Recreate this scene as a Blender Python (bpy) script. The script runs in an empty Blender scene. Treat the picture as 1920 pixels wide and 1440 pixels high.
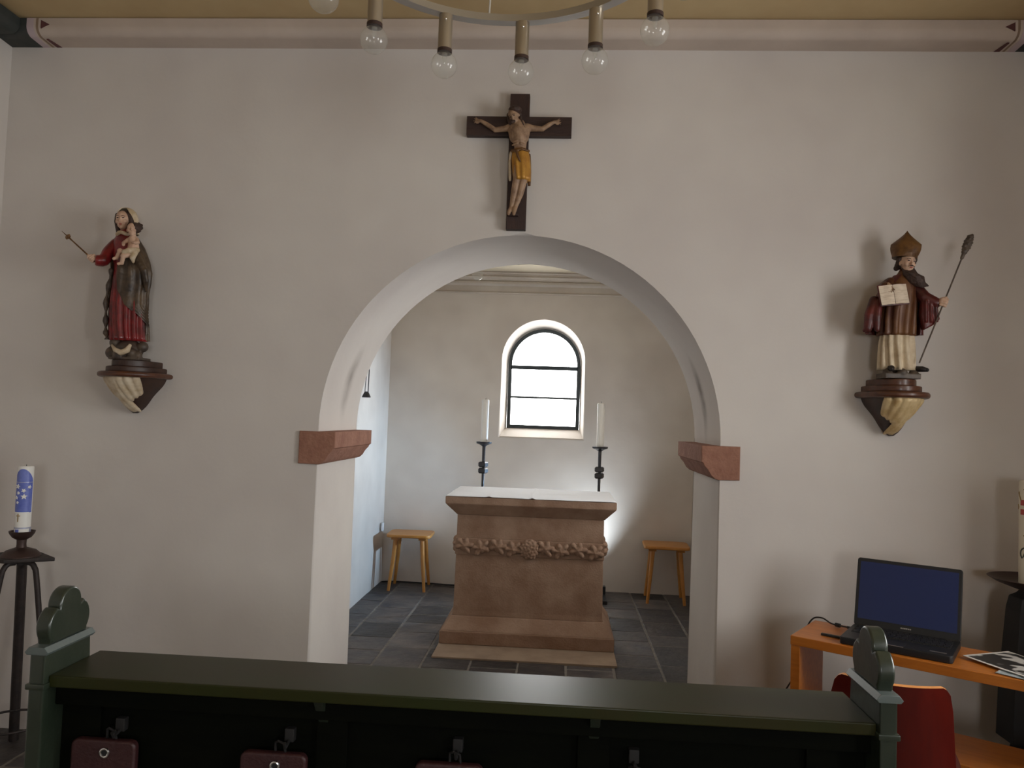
import bpy, bmesh, math, random
from mathutils import Vector, Matrix, noise

scene = bpy.context.scene
COL = scene.collection
PI = math.pi
R = math.radians
random.seed(7)

# ------------------------------------------------------------------ camera
cam_data = bpy.data.cameras.new('camera')
cam_data.sensor_fit = 'HORIZONTAL'
cam_data.sensor_width = 36.0
cam_data.lens = 36.0 * 1450.0 / 1920.0
cam_data.clip_start = 0.05
cam = bpy.data.objects.new('camera', cam_data)
COL.objects.link(cam)
right = Vector((0.99747435, 0.061882, 0.03486468))
down = Vector((0.03199618, 0.04675529, -0.9983938))
fwd = Vector((-0.06341271, 0.99698774, 0.04465721))
cm = Matrix.Identity(4)
for i in range(3):
    cm[i][0] = right[i]
    cm[i][1] = -down[i]
    cm[i][2] = -fwd[i]
cm.translation = Vector((0.19, -3.4, 1.47))
cam.matrix_world = cm
scene.camera = cam

# ------------------------------------------------------------------ view, world, light
scene.view_settings.view_transform = 'Standard'
scene.view_settings.look = 'None'
scene.view_settings.gamma = 1.0
scene.view_settings.use_curve_mapping = False
scene.view_settings.exposure = 0.5
scene.cycles.max_bounces = 10
scene.cycles.diffuse_bounces = 6
scene.cycles.transparent_max_bounces = 24
scene.cycles.sample_clamp_indirect = 6.0
scene.cycles.caustics_reflective = False
scene.cycles.caustics_refractive = False

world = bpy.data.worlds.new('overcast_sky')
scene.world = world
world.use_nodes = True
bg = world.node_tree.nodes['Background']
bg.inputs['Color'].default_value = (0.97, 0.98, 0.98, 1)
bg.inputs['Strength'].default_value = 11.0


def portal(name, loc, rot, sx, sy):
    l = bpy.data.lights.new(name, 'AREA')
    l.shape = 'RECTANGLE'
    l.size = sx
    l.size_y = sy
    l.cycles.is_portal = True
    o = bpy.data.objects.new(name, l)
    o.location = loc
    o.rotation_euler = rot
    COL.objects.link(o)
    return o


# nave windows in the right wall, rear door, chancel window: sky portals (daylight enters there)
portal('daylight_portal', (2.64, -1.80, 1.70), (0, R(90), 0), 1.4, 1.0)
portal('daylight_portal', (2.64, -3.85, 1.70), (0, R(90), 0), 1.4, 0.9)
portal('daylight_portal', (0.9, -6.68, 1.565), (R(90), 0, 0), 0.86, 0.93)
portal('daylight_portal', (1.70, 1.15, 1.65), (0, R(90), 0), 1.1, 0.5)  # daylight through the added chancel side window
portal('daylight_portal', (0.03, 3.75, 1.83), (R(-90), 0, 0), 0.7, 1.0)

# ------------------------------------------------------------------ helpers
def bm_new():
    return bmesh.new()


def bx(bm, x0, x1, y0, y1, z0, z1, bev=0.0, seg=2):
    r = bmesh.ops.create_cube(bm, size=1.0)
    vs = r['verts']
    for v in vs:
        v.co = Vector(((x0 + x1) / 2 + v.co.x * (x1 - x0), (y0 + y1) / 2 + v.co.y * (y1 - y0), (z0 + z1) / 2 + v.co.z * (z1 - z0)))
    if bev > 0:
        es = list({e for v in vs for e in v.link_edges})
        bmesh.ops.bevel(bm, geom=es, offset=bev, segments=seg, profile=0.5, affect='EDGES')
    return bm


def box(x0, x1, y0, y1, z0, z1, bev=0.0, seg=2):
    return bx(bm_new(), x0, x1, y0, y1, z0, z1, bev, seg)


def lathe(prof, seg=24, center=(0, 0, 0), bm=None, sx=1.0, sy=1.0, a0=0.0, a1=2 * PI):
    """profile: (radius, z) bottom to top"""
    bm = bm or bm_new()
    full = abs(a1 - a0 - 2 * PI) < 1e-6
    n = seg if full else seg + 1
    rows = []
    for r, z in prof:
        if r < 1e-6:
            rows.append([bm.verts.new((center[0], center[1], center[2] + z))])
        else:
            rows.append([bm.verts.new((center[0] + sx * r * math.cos(a0 + (a1 - a0) * i / seg), center[1] + sy * r * math.sin(a0 + (a1 - a0) * i / seg), center[2] + z)) for i in range(n)])
    for a, b in zip(rows, rows[1:]):
        m = max(len(a), len(b))
        for i in range(m if full else m - 1):
            j = (i + 1) % m
            if len(a) == 1:
                bm.faces.new((a[0], b[j], b[i]))
            elif len(b) == 1:
                bm.faces.new((a[i], a[j], b[0]))
            else:
                bm.faces.new((a[i], a[j], b[j], b[i]))
    if full:
        if len(rows[0]) > 1:
            bm.faces.new(list(reversed(rows[0])))
        if len(rows[-1]) > 1:
            bm.faces.new(rows[-1])
    return bm


def tube(pts, rad, seg=10, bm=None, closed=False, flat=None):
    """swept tube along a path with radius per point; flat=(a,b) scales section axes"""
    bm = bm or bm_new()
    pts = [Vector(p) for p in pts]
    n = len(pts)
    if not isinstance(rad, (list, tuple)):
        rad = [rad] * n
    rows = []
    prev = None
    for i, p in enumerate(pts):
        if closed:
            t = (pts[(i + 1) % n] - pts[i - 1])
        else:
            t = pts[min(i + 1, n - 1)] - pts[max(i - 1, 0)]
        t.normalize()
        if prev is None:
            ref = Vector((0, 0, 1)) if abs(t.z) < 0.9 else Vector((0, 1, 0))
            u = ref.cross(t).normalized()
        else:
            u = (prev - t * prev.dot(t))
            if u.length < 1e-6:
                u = Vector((1, 0, 0)).cross(t)
            u.normalize()
        prev = u
        v = t.cross(u)
        fa, fb = flat or (1, 1)
        rows.append([bm.verts.new(p + (u * math.cos(2 * PI * k / seg) * fa + v * math.sin(2 * PI * k / seg) * fb) * rad[i]) for k in range(seg)])
    m = n if closed else n - 1
    for i in range(m):
        a, b = rows[i], rows[(i + 1) % n]
        for k in range(seg):
            j = (k + 1) % seg
            bm.faces.new((a[k], a[j], b[j], b[k]))
    if not closed:
        bm.faces.new(list(reversed(rows[0])))
        bm.faces.new(rows[-1])
    return bm


def ball(bm, c, r, rot=None, u=14, v=10):
    """ellipsoid; r scalar or triple"""
    if not isinstance(r, (list, tuple)):
        r = (r, r, r)
    res = bmesh.ops.create_uvsphere(bm, u_segments=u, v_segments=v, radius=1.0)
    M = Matrix.Translation(Vector(c))
    if rot:
        from mathutils import Euler
        M = M @ Euler(rot).to_matrix().to_4x4()
    M = M @ Matrix.Diagonal((r[0], r[1], r[2], 1))
    bmesh.ops.transform(bm, matrix=M, verts=res['verts'])
    return bm


def limb(bm, pts, rad, seg=10):
    """capsule chain with round ends and joints"""
    for p, r in zip(pts, rad):
        ball(bm, p, r, u=10, v=8)
    tube(pts, rad, seg, bm)
    return bm


def prism(poly, axis, a, b, bev=0.0, seg=2, bm=None):
    """extrude a 2D polygon along an axis: 'x' -> poly (y,z); 'y' -> poly (x,z); 'z' -> poly (x,y)"""
    bm = bm or bm_new()
    def P(p, t):
        return {'x': (t, p[0], p[1]), 'y': (p[0], t, p[1]), 'z': (p[0], p[1], t)}[axis]
    A = [bm.verts.new(P(p, a)) for p in poly]
    B = [bm.verts.new(P(p, b)) for p in poly]
    n = len(poly)
    f1 = bm.faces.new(A)
    f2 = bm.faces.new(list(reversed(B)))
    for i in range(n):
        bm.faces.new((A[i], B[i], B[(i + 1) % n], A[(i + 1) % n]))
    bmesh.ops.recalc_face_normals(bm, faces=bm.faces)
    if bev > 0:
        es = list(f1.edges) + list(f2.edges)
        bmesh.ops.bevel(bm, geom=es, offset=bev, segments=seg, profile=0.5, affect='EDGES')
    return bm


def grid(fn, nu, nv, bm=None, close_u=False):
    bm = bm or bm_new()
    rows = [[bm.verts.new(fn(i / (nu if close_u else nu - 1), j / (nv - 1))) for i in range(nu)] for j in range(nv)]
    for a, b in zip(rows, rows[1:]):
        for i in range(nu if close_u else nu - 1):
            k = (i + 1) % nu
            bm.faces.new((a[i], a[k], b[k], b[i]))
    return bm, rows


def solidify(bm, t):
    bmesh.ops.recalc_face_normals(bm, faces=bm.faces)
    bmesh.ops.solidify(bm, geom=list(bm.faces), thickness=t)
    return bm


def obj(name, bm, mat, parent=None, smooth=40, recalc=True):
    if recalc:
        bmesh.ops.recalc_face_normals(bm, faces=bm.faces)
    me = bpy.data.meshes.new(name)
    bm.to_mesh(me)
    bm.free()
    return obj_me(name, me, mat, parent, smooth)


def obj_me(name, me, mat, parent=None, smooth=40):
    if mat is not None and not me.materials:
        me.materials.append(mat)
    o = bpy.data.objects.new(name, me)
    COL.objects.link(o)
    if smooth:
        me.shade_smooth()
        me.set_sharp_from_angle(angle=R(smooth))
        if smooth <= 60 and len(me.polygons) < 4000:
            wn = o.modifiers.new('weighted', 'WEIGHTED_NORMAL')
            wn.mode = 'FACE_AREA'
            wn.weight = 100
            wn.keep_sharp = True
    if parent:
        o.parent = parent
    return o


def carved(name, bm, mat, parent, voxel=0.003, it=3, smooth=180):
    """fuse overlapping pieces into one continuous carved skin"""
    bmesh.ops.recalc_face_normals(bm, faces=bm.faces)
    me = bpy.data.meshes.new('raw')
    bm.to_mesh(me)
    bm.free()
    t = bpy.data.objects.new('raw', me)
    COL.objects.link(t)
    m = t.modifiers.new('r', 'REMESH')
    m.mode = 'VOXEL'
    m.voxel_size = voxel
    s = t.modifiers.new('s', 'SMOOTH')
    s.iterations = it
    s.factor = 0.5
    dg = bpy.context.evaluated_depsgraph_get()
    me2 = bpy.data.meshes.new_from_object(t.evaluated_get(dg))
    bpy.data.objects.remove(t)
    bpy.data.meshes.remove(me)
    me2.materials.clear()
    return obj_me(name, me2, mat, parent, smooth)


def tag(o, label=None, cat=None, group=None, kind=None):
    if label:
        o['label'] = label
    if cat:
        o['category'] = cat
    if group:
        o['group'] = group
    if kind:
        o['kind'] = kind
    return o


def thing(name, label, cat, loc=(0, 0, 0), rz=0.0, group=None):
    o = bpy.data.objects.new(name, None)
    o.empty_display_size = 0.1
    COL.objects.link(o)
    o.location = loc
    o.rotation_euler = (0, 0, rz)
    return tag(o, label, cat, group)


def struct(name, bm, mat, smooth=40, parent=None):
    o = obj(name, bm, mat, parent, smooth)
    if not parent:
        o['kind'] = 'structure'
    return o


def copy_tree(o, parent=None):
    c = o.copy()
    COL.objects.link(c)
    c.parent = parent
    for ch in list(o.children):
        copy_tree(ch, c)
    return c


# ------------------------------------------------------------------ materials
def mat(name, col, rough=0.6, metal=0.0, var=0.0, col2=None, scale=8.0, detail=4.0, bump=0.0, bscale=40.0, spec=0.5, stretch=None, coat=0.0, ramp=(0.35, 0.65), rand=0.0):
    m = bpy.data.materials.new(name)
    m.use_nodes = True
    nt = m.node_tree
    p = nt.nodes['Principled BSDF']
    p.inputs['Base Color'].default_value = (*col, 1)
    p.inputs['Roughness'].default_value = rough
    p.inputs['Metallic'].default_value = metal
    p.inputs['Specular IOR Level'].default_value = spec
    p.inputs['Coat Weight'].default_value = coat
    p.inputs['Coat Roughness'].default_value = 0.15
    tc = nt.nodes.new('ShaderNodeTexCoord')
    mp = nt.nodes.new('ShaderNodeMapping')
    nt.links.new(tc.outputs['Object'], mp.inputs['Vector'])
    if stretch:
        mp.inputs['Scale'].default_value = stretch
    last = None
    if col2 is not None:
        nz = nt.nodes.new('ShaderNodeTexNoise')
        nz.inputs['Scale'].default_value = scale
        nz.inputs['Detail'].default_value = detail
        nz.inputs['Roughness'].default_value = 0.6
        nt.links.new(mp.outputs['Vector'], nz.inputs['Vector'])
        rp = nt.nodes.new('ShaderNodeValToRGB')
        rp.color_ramp.elements[0].position = ramp[0]
        rp.color_ramp.elements[0].color = (*col, 1)
        rp.color_ramp.elements[1].position = ramp[1]
        rp.color_ramp.elements[1].color = (*col2, 1)
        nt.links.new(nz.outputs['Fac'], rp.inputs['Fac'])
        last = rp.outputs['Color']
    if rand > 0:
        oi = nt.nodes.new('ShaderNodeObjectInfo')
        hs = nt.nodes.new('ShaderNodeHueSaturation')
        mr = nt.nodes.new('ShaderNodeMapRange')
        mr.inputs['To Min'].default_value = 1 - rand
        mr.inputs['To Max'].default_value = 1 + rand
        nt.links.new(oi.outputs['Random'], mr.inputs['Value'])
        nt.links.new(mr.outputs['Result'], hs.inputs['Value'])
        if last is not None:
            nt.links.new(last, hs.inputs['Color'])
            # shift the grain per piece so that neighbours differ
            ad = nt.nodes.new('ShaderNodeVectorMath')
            ad.operation = 'ADD'
            ml = nt.nodes.new('ShaderNodeMath')
            ml.operation = 'MULTIPLY'
            ml.inputs[1].default_value = 37.0
            nt.links.new(oi.outputs['Random'], ml.inputs[0])
            nt.links.new(tc.outputs['Object'], ad.inputs[0])
            nt.links.new(ml.outputs[0], ad.inputs[1])
            nt.links.new(ad.outputs['Vector'], mp.inputs['Vector'])
        else:
            hs.inputs['Color'].default_value = (*col, 1)
        last = hs.outputs['Color']
    if last is not None:
        nt.links.new(last, p.inputs['Base Color'])
    if bump > 0:
        bz = nt.nodes.new('ShaderNodeTexNoise')
        bz.inputs['Scale'].default_value = bscale
        bz.inputs['Detail'].default_value = 6.0
        nt.links.new(mp.outputs['Vector'], bz.inputs['Vector'])
        bp = nt.nodes.new('ShaderNodeBump')
        bp.inputs['Strength'].default_value = bump
        bp.inputs['Distance'].default_value = 0.02
        nt.links.new(bz.outputs['Fac'], bp.inputs['Height'])
        nt.links.new(bp.outputs['Normal'], p.inputs['Normal'])
    return m


M = {}
M['plaster'] = mat('lime_plaster', (0.69, 0.65, 0.605), 0.92, col2=(0.575, 0.525, 0.495), scale=1.1, detail=3, bump=0.25, bscale=5.0, spec=0.15, ramp=(0.3, 0.75))
M['plaster_chancel'] = mat('chancel_plaster', (0.74, 0.685, 0.62), 0.92, col2=(0.58, 0.52, 0.465), scale=1.3, detail=3, bump=0.25, bscale=5.0, spec=0.15, ramp=(0.3, 0.75))
M['ceil'] = mat('tan_ceiling_board', (0.55, 0.42, 0.235), 0.9, col2=(0.49, 0.36, 0.195), scale=2.5, bump=0.1, bscale=12, spec=0.15)
M['ceil_chancel'] = mat('cream_ceiling_board', (0.56, 0.49, 0.37), 0.8, col2=(0.50, 0.43, 0.32), scale=3, spec=0.2)
M['cornice'] = mat('cornice_plaster', (0.58, 0.49, 0.42), 0.9, col2=(0.50, 0.42, 0.36), scale=3, bump=0.15, bscale=9, spec=0.15)
M['cornice_chancel'] = mat('cornice_chancel_plaster', (0.55, 0.485, 0.41), 0.85, col2=(0.47, 0.405, 0.34), scale=3, bump=0.1, bscale=9, spec=0.2)
M['dark_green_paint'] = mat('dark_green_paint', (0.035, 0.042, 0.04), 0.8, col2=(0.055, 0.055, 0.05), scale=14)
M['mauve_paint'] = mat('mauve_paint', (0.52, 0.42, 0.44), 0.85)
M['maroon_paint'] = mat('maroon_paint', (0.11, 0.04, 0.04), 0.85)
M['brown_line'] = mat('brown_line_paint', (0.27, 0.19, 0.13), 0.85)
M['flag'] = mat('flagstone', (0.029, 0.029, 0.034), 0.55, col2=(0.100, 0.083, 0.072), scale=6, detail=7, bump=0.6, bscale=14, rand=0.6, ramp=(0.3, 0.75))
M['flag_pale'] = mat('pale_sandstone_slab', (0.34, 0.25, 0.175), 0.8, col2=(0.26, 0.185, 0.13), scale=6, bump=0.2, bscale=25)
M['mortar'] = mat('mortar', (0.21, 0.19, 0.165), 0.9, col2=(0.13, 0.115, 0.10), scale=20)
M['sand'] = mat('brown_sandstone', (0.40, 0.275, 0.20), 0.9, col2=(0.27, 0.165, 0.11), scale=5, detail=9, bump=0.2, bscale=90, spec=0.2)
M['sand_base'] = mat('brown_sandstone_base', (0.36, 0.235, 0.165), 0.9, col2=(0.26, 0.155, 0.10), scale=7, detail=9, bump=0.2, bscale=90, spec=0.2)
M['redstone'] = mat('red_sandstone', (0.36, 0.185, 0.13), 0.9, col2=(0.27, 0.13, 0.09), scale=12, detail=8, bump=0.3, bscale=60, spec=0.2)
M['cloth'] = mat('white_linen', (0.86, 0.88, 0.92), 0.9, bump=0.06, bscale=200, spec=0.1)
M['wax'] = mat('white_wax', (0.88, 0.87, 0.83), 0.45, spec=0.4)
M['wax_cream'] = mat('cream_wax', (0.80, 0.74, 0.60), 0.45, spec=0.4)
M['iron'] = mat('wrought_iron', (0.022, 0.017, 0.016), 0.55, metal=0.3, col2=(0.04, 0.028, 0.025), scale=30, bump=0.1, bscale=60)
M['iron_grey'] = mat('forged_iron', (0.06, 0.06, 0.065), 0.4, metal=0.7)  # lighter and more metallic than the wrought iron
M['brown_iron'] = mat('brown_iron', (0.06, 0.035, 0.03), 0.45, metal=0.4)
M['black'] = mat('black_plastic', (0.012, 0.012, 0.013), 0.45)
M['black_matte'] = mat('black_paint', (0.01, 0.009, 0.009), 0.7)
M['pine'] = mat('honey_pine', (0.56, 0.25, 0.05), 0.42, col2=(0.45, 0.18, 0.032), scale=9, stretch=(1, 6, 1), coat=0.2)
M['desk'] = mat('orange_beech', (0.55, 0.18, 0.022), 0.4, col2=(0.45, 0.135, 0.016), scale=7, stretch=(1, 8, 8), coat=0.15)
M['chair'] = mat('red_lacquered_plywood', (0.105, 0.007, 0.0035), 0.3, col2=(0.08, 0.005, 0.003), scale=6, stretch=(6, 1, 1), coat=0.25)
M['ply_edge'] = mat('plywood_edge_glint', (0.78, 0.33, 0.10), 0.35, coat=0.3)  # pale ply edge, with the orange glint of low side light in its colour
M['pew'] = mat('shaded_green_paint', (0.0018, 0.0022, 0.0012), 0.7, col2=(0.003, 0.0035, 0.0016), scale=6, stretch=(1, 6, 6), bump=0.05, bscale=30, spec=0.06)  # shade on the pew back is put into this green, darker than the ends
M['pew_end'] = mat('green_gloss_end', (0.018, 0.027, 0.017), 0.3, col2=(0.028, 0.036, 0.024), scale=7, bump=0.05, bscale=30, coat=0.4)
M['pew_ledge'] = mat('green_worn_ledge', (0.020, 0.025, 0.005), 0.36, col2=(0.024, 0.022, 0.005), scale=3, stretch=(1, 5, 1), coat=0.0, spec=0.25)
M['pew_cap'] = mat('grey_green_cap', (0.105, 0.13, 0.125), 0.4, coat=0.2)
M['leather'] = mat('maroon_leather', (0.045, 0.012, 0.012), 0.5, col2=(0.034, 0.009, 0.010), scale=10, bump=0.15, bscale=120)
M['chrome'] = mat('chrome', (0.75, 0.75, 0.75), 0.15, metal=1.0)
M['steel'] = mat('brushed_steel', (0.50, 0.48, 0.45), 0.35, metal=0.9)
M['brass_tube'] = mat('champagne_metal', (0.42, 0.36, 0.28), 0.38, metal=0.75)
M['winframe'] = mat('window_frame_grey', (0.05, 0.058, 0.062), 0.55, spec=0.2)
M['white_plastic'] = mat('white_plastic', (0.75, 0.75, 0.76), 0.4)
M['darkwood'] = mat('dark_oak', (0.045, 0.02, 0.014), 0.6, col2=(0.028, 0.012, 0.01), scale=8, stretch=(8, 8, 1), bump=0.2, bscale=40)
M['darkwood_h'] = mat('dark_oak_bar', (0.045, 0.02, 0.014), 0.6, col2=(0.028, 0.012, 0.01), scale=8, stretch=(1, 8, 8), bump=0.2, bscale=40)
M['flesh'] = mat('painted_flesh', (0.36, 0.23, 0.14), 0.55, col2=(0.17, 0.095, 0.055), scale=28, bump=0.1, bscale=90, ramp=(0.4, 0.7))
M['flesh_pale'] = mat('painted_pale_flesh', (0.62, 0.42, 0.30), 0.5, col2=(0.52, 0.32, 0.22), scale=30)
M['hair'] = mat('carved_dark_hair', (0.035, 0.018, 0.013), 0.6, col2=(0.06, 0.03, 0.02), scale=60, bump=0.4, bscale=120)
M['gold'] = mat('old_gilt', (0.55, 0.28, 0.045), 0.42, metal=0.25, col2=(0.36, 0.16, 0.025), scale=22, ramp=(0.35, 0.65))
M['gilt_brown'] = mat('gilt_brown', (0.18, 0.085, 0.022), 0.42, metal=0.2, col2=(0.085, 0.036, 0.013), scale=26, bump=0.15, bscale=80)
M['robe_red'] = mat('red_glaze', (0.26, 0.016, 0.018), 0.3, col2=(0.10, 0.009, 0.009), scale=18, coat=0.2)
M['mantle'] = mat('olive_brown_mantle', (0.115, 0.075, 0.042), 0.42, metal=0.1, col2=(0.030, 0.019, 0.013), scale=16, bump=0.15, bscale=60)
M['mantle_edge'] = mat('dark_mantle_lining', (0.045, 0.028, 0.024), 0.5, col2=(0.10, 0.07, 0.045), scale=24)
M['cope'] = mat('dark_red_cope', (0.13, 0.016, 0.013), 0.4, col2=(0.045, 0.008, 0.007), scale=16)
M['chasuble'] = mat('brown_gold_chasuble', (0.15, 0.062, 0.018), 0.42, metal=0.15, col2=(0.065, 0.016, 0.009), scale=14, stretch=(1, 1, 0.5))
M['alb'] = mat('cream_alb', (0.66, 0.55, 0.39), 0.55, col2=(0.42, 0.31, 0.19), scale=20, ramp=(0.4, 0.75))
M['cream'] = mat('cream_paint', (0.66, 0.56, 0.42), 0.5, col2=(0.48, 0.36, 0.22), scale=24)
M['cream_gold'] = mat('cream_gold_leaf', (0.68, 0.52, 0.28), 0.45, metal=0.1, col2=(0.46, 0.29, 0.11), scale=20, ramp=(0.4, 0.7))
M['rock'] = mat('dark_painted_base', (0.05, 0.035, 0.03), 0.5, col2=(0.11, 0.08, 0.055), scale=30)
M['console'] = mat('red_brown_walnut', (0.11, 0.036, 0.013), 0.42, col2=(0.055, 0.017, 0.008), scale=12, stretch=(1, 4, 8), coat=0.2)
M['console_dark'] = mat('dark_walnut', (0.055, 0.024, 0.014), 0.45, col2=(0.03, 0.013, 0.009), scale=12)
M['eye'] = mat('painted_dark', (0.012, 0.008, 0.008), 0.5)
M['lip'] = mat('painted_lip', (0.36, 0.07, 0.05), 0.5)
M['screen'] = mat('screen_blue_sheen', (0.012, 0.024, 0.095), 0.3)  # bluish sheen of the dark screen put into the base colour
M['text'] = mat('page_paper', (0.66, 0.55, 0.43), 0.8, col2=(0.54, 0.43, 0.32), scale=6, stretch=(3, 1, 30), ramp=(0.45, 0.6))
M['cord'] = mat('black_cord', (0.012, 0.011, 0.011), 0.5)
M['cord_grey'] = mat('grey_cord', (0.10, 0.09, 0.085), 0.5)
M['print'] = mat('greyscale_print', (0.025, 0.024, 0.024), 0.4, col2=(0.62, 0.60, 0.57), scale=14, detail=1.5, ramp=(0.52, 0.58))
M['paper'] = mat('white_paper', (0.72, 0.70, 0.66), 0.6)
M['leaflet'] = mat('blue_grey_leaflet', (0.32, 0.40, 0.44), 0.5, col2=(0.55, 0.58, 0.6), scale=30)
M['blue'] = mat('blue_wax', (0.10, 0.14, 0.52), 0.4, col2=(0.18, 0.23, 0.62), scale=20)
M['silver'] = mat('silver_wax', (0.45, 0.47, 0.60), 0.35, metal=0.3)
M['red'] = mat('red_wax', (0.48, 0.06, 0.05), 0.4)
M['gold_wax'] = mat('gold_wax', (0.36, 0.24, 0.09), 0.4, metal=0.4)
M['green_wax'] = mat('dark_green_wax', (0.04, 0.05, 0.04), 0.5)
M['wire'] = mat('pale_wire', (0.6, 0.55, 0.47), 0.5)
M['grey_key'] = mat('key_black', (0.02, 0.02, 0.022), 0.4)
M['rubber'] = mat('rubber', (0.015, 0.015, 0.015), 0.8)


def glass_mat(name, white=0.06, tint=(1, 1, 1)):
    m = bpy.data.materials.new(name)
    m.use_nodes = True
    nt = m.node_tree
    nt.nodes.clear()
    out = nt.nodes.new('ShaderNodeOutputMaterial')
    tr = nt.nodes.new('ShaderNodeBsdfTransparent')
    tr.inputs['Color'].default_value = (*tint, 1)
    gl = nt.nodes.new('ShaderNodeBsdfGlossy')
    gl.inputs['Roughness'].default_value = 0.03
    df = nt.nodes.new('ShaderNodeBsdfDiffuse')
    df.inputs['Color'].default_value = (0.9, 0.9, 0.88, 1)
    lw_ = nt.nodes.new('ShaderNodeLayerWeight')
    lw_.inputs['Blend'].default_value = 0.5
    pw = nt.nodes.new('ShaderNodeMath')
    pw.operation = 'POWER'
    pw.inputs[1].default_value = 4.0
    nt.links.new(lw_.outputs['Facing'], pw.inputs[0])
    fr = nt.nodes.new('ShaderNodeMapRange')
    fr.inputs['To Min'].default_value = 0.04
    fr.inputs['To Max'].default_value = 0.6
    nt.links.new(pw.outputs[0], fr.inputs['Value'])
    m1 = nt.nodes.new('ShaderNodeMixShader')
    m1.inputs['Fac'].default_value = white
    m2 = nt.nodes.new('ShaderNodeMixShader')
    nt.links.new(tr.outputs[0], m1.inputs[1])
    nt.links.new(df.outputs[0], m1.inputs[2])
    nt.links.new(fr.outputs[0], m2.inputs['Fac'])
    nt.links.new(m1.outputs[0], m2.inputs[1])
    nt.links.new(gl.outputs[0], m2.inputs[2])
    nt.links.new(m2.outputs[0], out.inputs['Surface'])
    return m


M['pane'] = glass_mat('window_glass', 0.0)
M['bulb'] = glass_mat('bulb_glass', 0.09, (0.96, 0.96, 0.94))


def lamp_lens(name, col, strength):
    m = bpy.data.materials.new(name)
    m.use_nodes = True
    p = m.node_tree.nodes['Principled BSDF']
    p.inputs['Base Color'].default_value = (0.9, 0.9, 0.9, 1)
    p.inputs['Emission Color'].default_value = (*col, 1)
    p.inputs['Emission Strength'].default_value = strength
    return m


M['lens'] = lamp_lens('lamp_lens', (0.9, 0.95, 1.0), 4.0)


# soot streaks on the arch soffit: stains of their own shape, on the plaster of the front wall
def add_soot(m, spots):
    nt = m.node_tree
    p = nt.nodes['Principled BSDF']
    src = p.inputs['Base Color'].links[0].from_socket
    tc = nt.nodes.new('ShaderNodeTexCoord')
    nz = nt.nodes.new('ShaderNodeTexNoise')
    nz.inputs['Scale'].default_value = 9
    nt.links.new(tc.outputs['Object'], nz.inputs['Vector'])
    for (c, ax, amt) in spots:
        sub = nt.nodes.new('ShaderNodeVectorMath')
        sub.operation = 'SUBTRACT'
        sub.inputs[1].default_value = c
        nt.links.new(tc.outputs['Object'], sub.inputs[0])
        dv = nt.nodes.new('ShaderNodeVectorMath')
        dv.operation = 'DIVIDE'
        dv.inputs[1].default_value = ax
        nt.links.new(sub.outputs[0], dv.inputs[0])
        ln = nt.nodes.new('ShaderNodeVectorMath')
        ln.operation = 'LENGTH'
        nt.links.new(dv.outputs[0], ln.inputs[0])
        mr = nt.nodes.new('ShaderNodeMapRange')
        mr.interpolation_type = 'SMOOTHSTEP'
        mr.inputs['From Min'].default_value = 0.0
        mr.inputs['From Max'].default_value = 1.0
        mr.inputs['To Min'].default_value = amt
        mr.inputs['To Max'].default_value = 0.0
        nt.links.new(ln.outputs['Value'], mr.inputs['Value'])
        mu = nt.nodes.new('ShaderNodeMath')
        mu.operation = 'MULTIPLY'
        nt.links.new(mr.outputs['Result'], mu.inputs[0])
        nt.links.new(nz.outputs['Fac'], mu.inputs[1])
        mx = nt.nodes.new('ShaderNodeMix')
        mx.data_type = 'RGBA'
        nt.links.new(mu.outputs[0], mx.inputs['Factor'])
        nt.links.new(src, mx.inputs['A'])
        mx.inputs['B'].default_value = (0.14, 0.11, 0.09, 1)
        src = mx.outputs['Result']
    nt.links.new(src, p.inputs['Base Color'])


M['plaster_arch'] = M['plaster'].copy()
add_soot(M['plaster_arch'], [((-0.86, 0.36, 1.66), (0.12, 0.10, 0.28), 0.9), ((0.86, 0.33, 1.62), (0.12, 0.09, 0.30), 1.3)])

# ------------------------------------------------------------------ the room
XW = 2.43          # half width of the nave
ZC = 3.21          # nave ceiling
YR = -6.5          # nave rear wall
AR, AZ = 0.885, 1.40   # arch radius and springing height
WT = 0.65          # thickness of the chancel arch wall
CXL, CXR, CYB, CZ = -1.34, 1.42, 3.42, 2.75   # chancel


def arch_outline(hw, r, zs, z0, cx=0.0, n=32):
    """arch opening outline from bottom left up and over to bottom right (x,z)"""
    pts = [(cx - hw, z0)]
    for i in range(n + 1):
        a = PI - PI * i / n
        pts.append((cx + r * math.cos(a), zs + r * math.sin(a)))
    pts.append((cx + hw, z0))
    return pts


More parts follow.
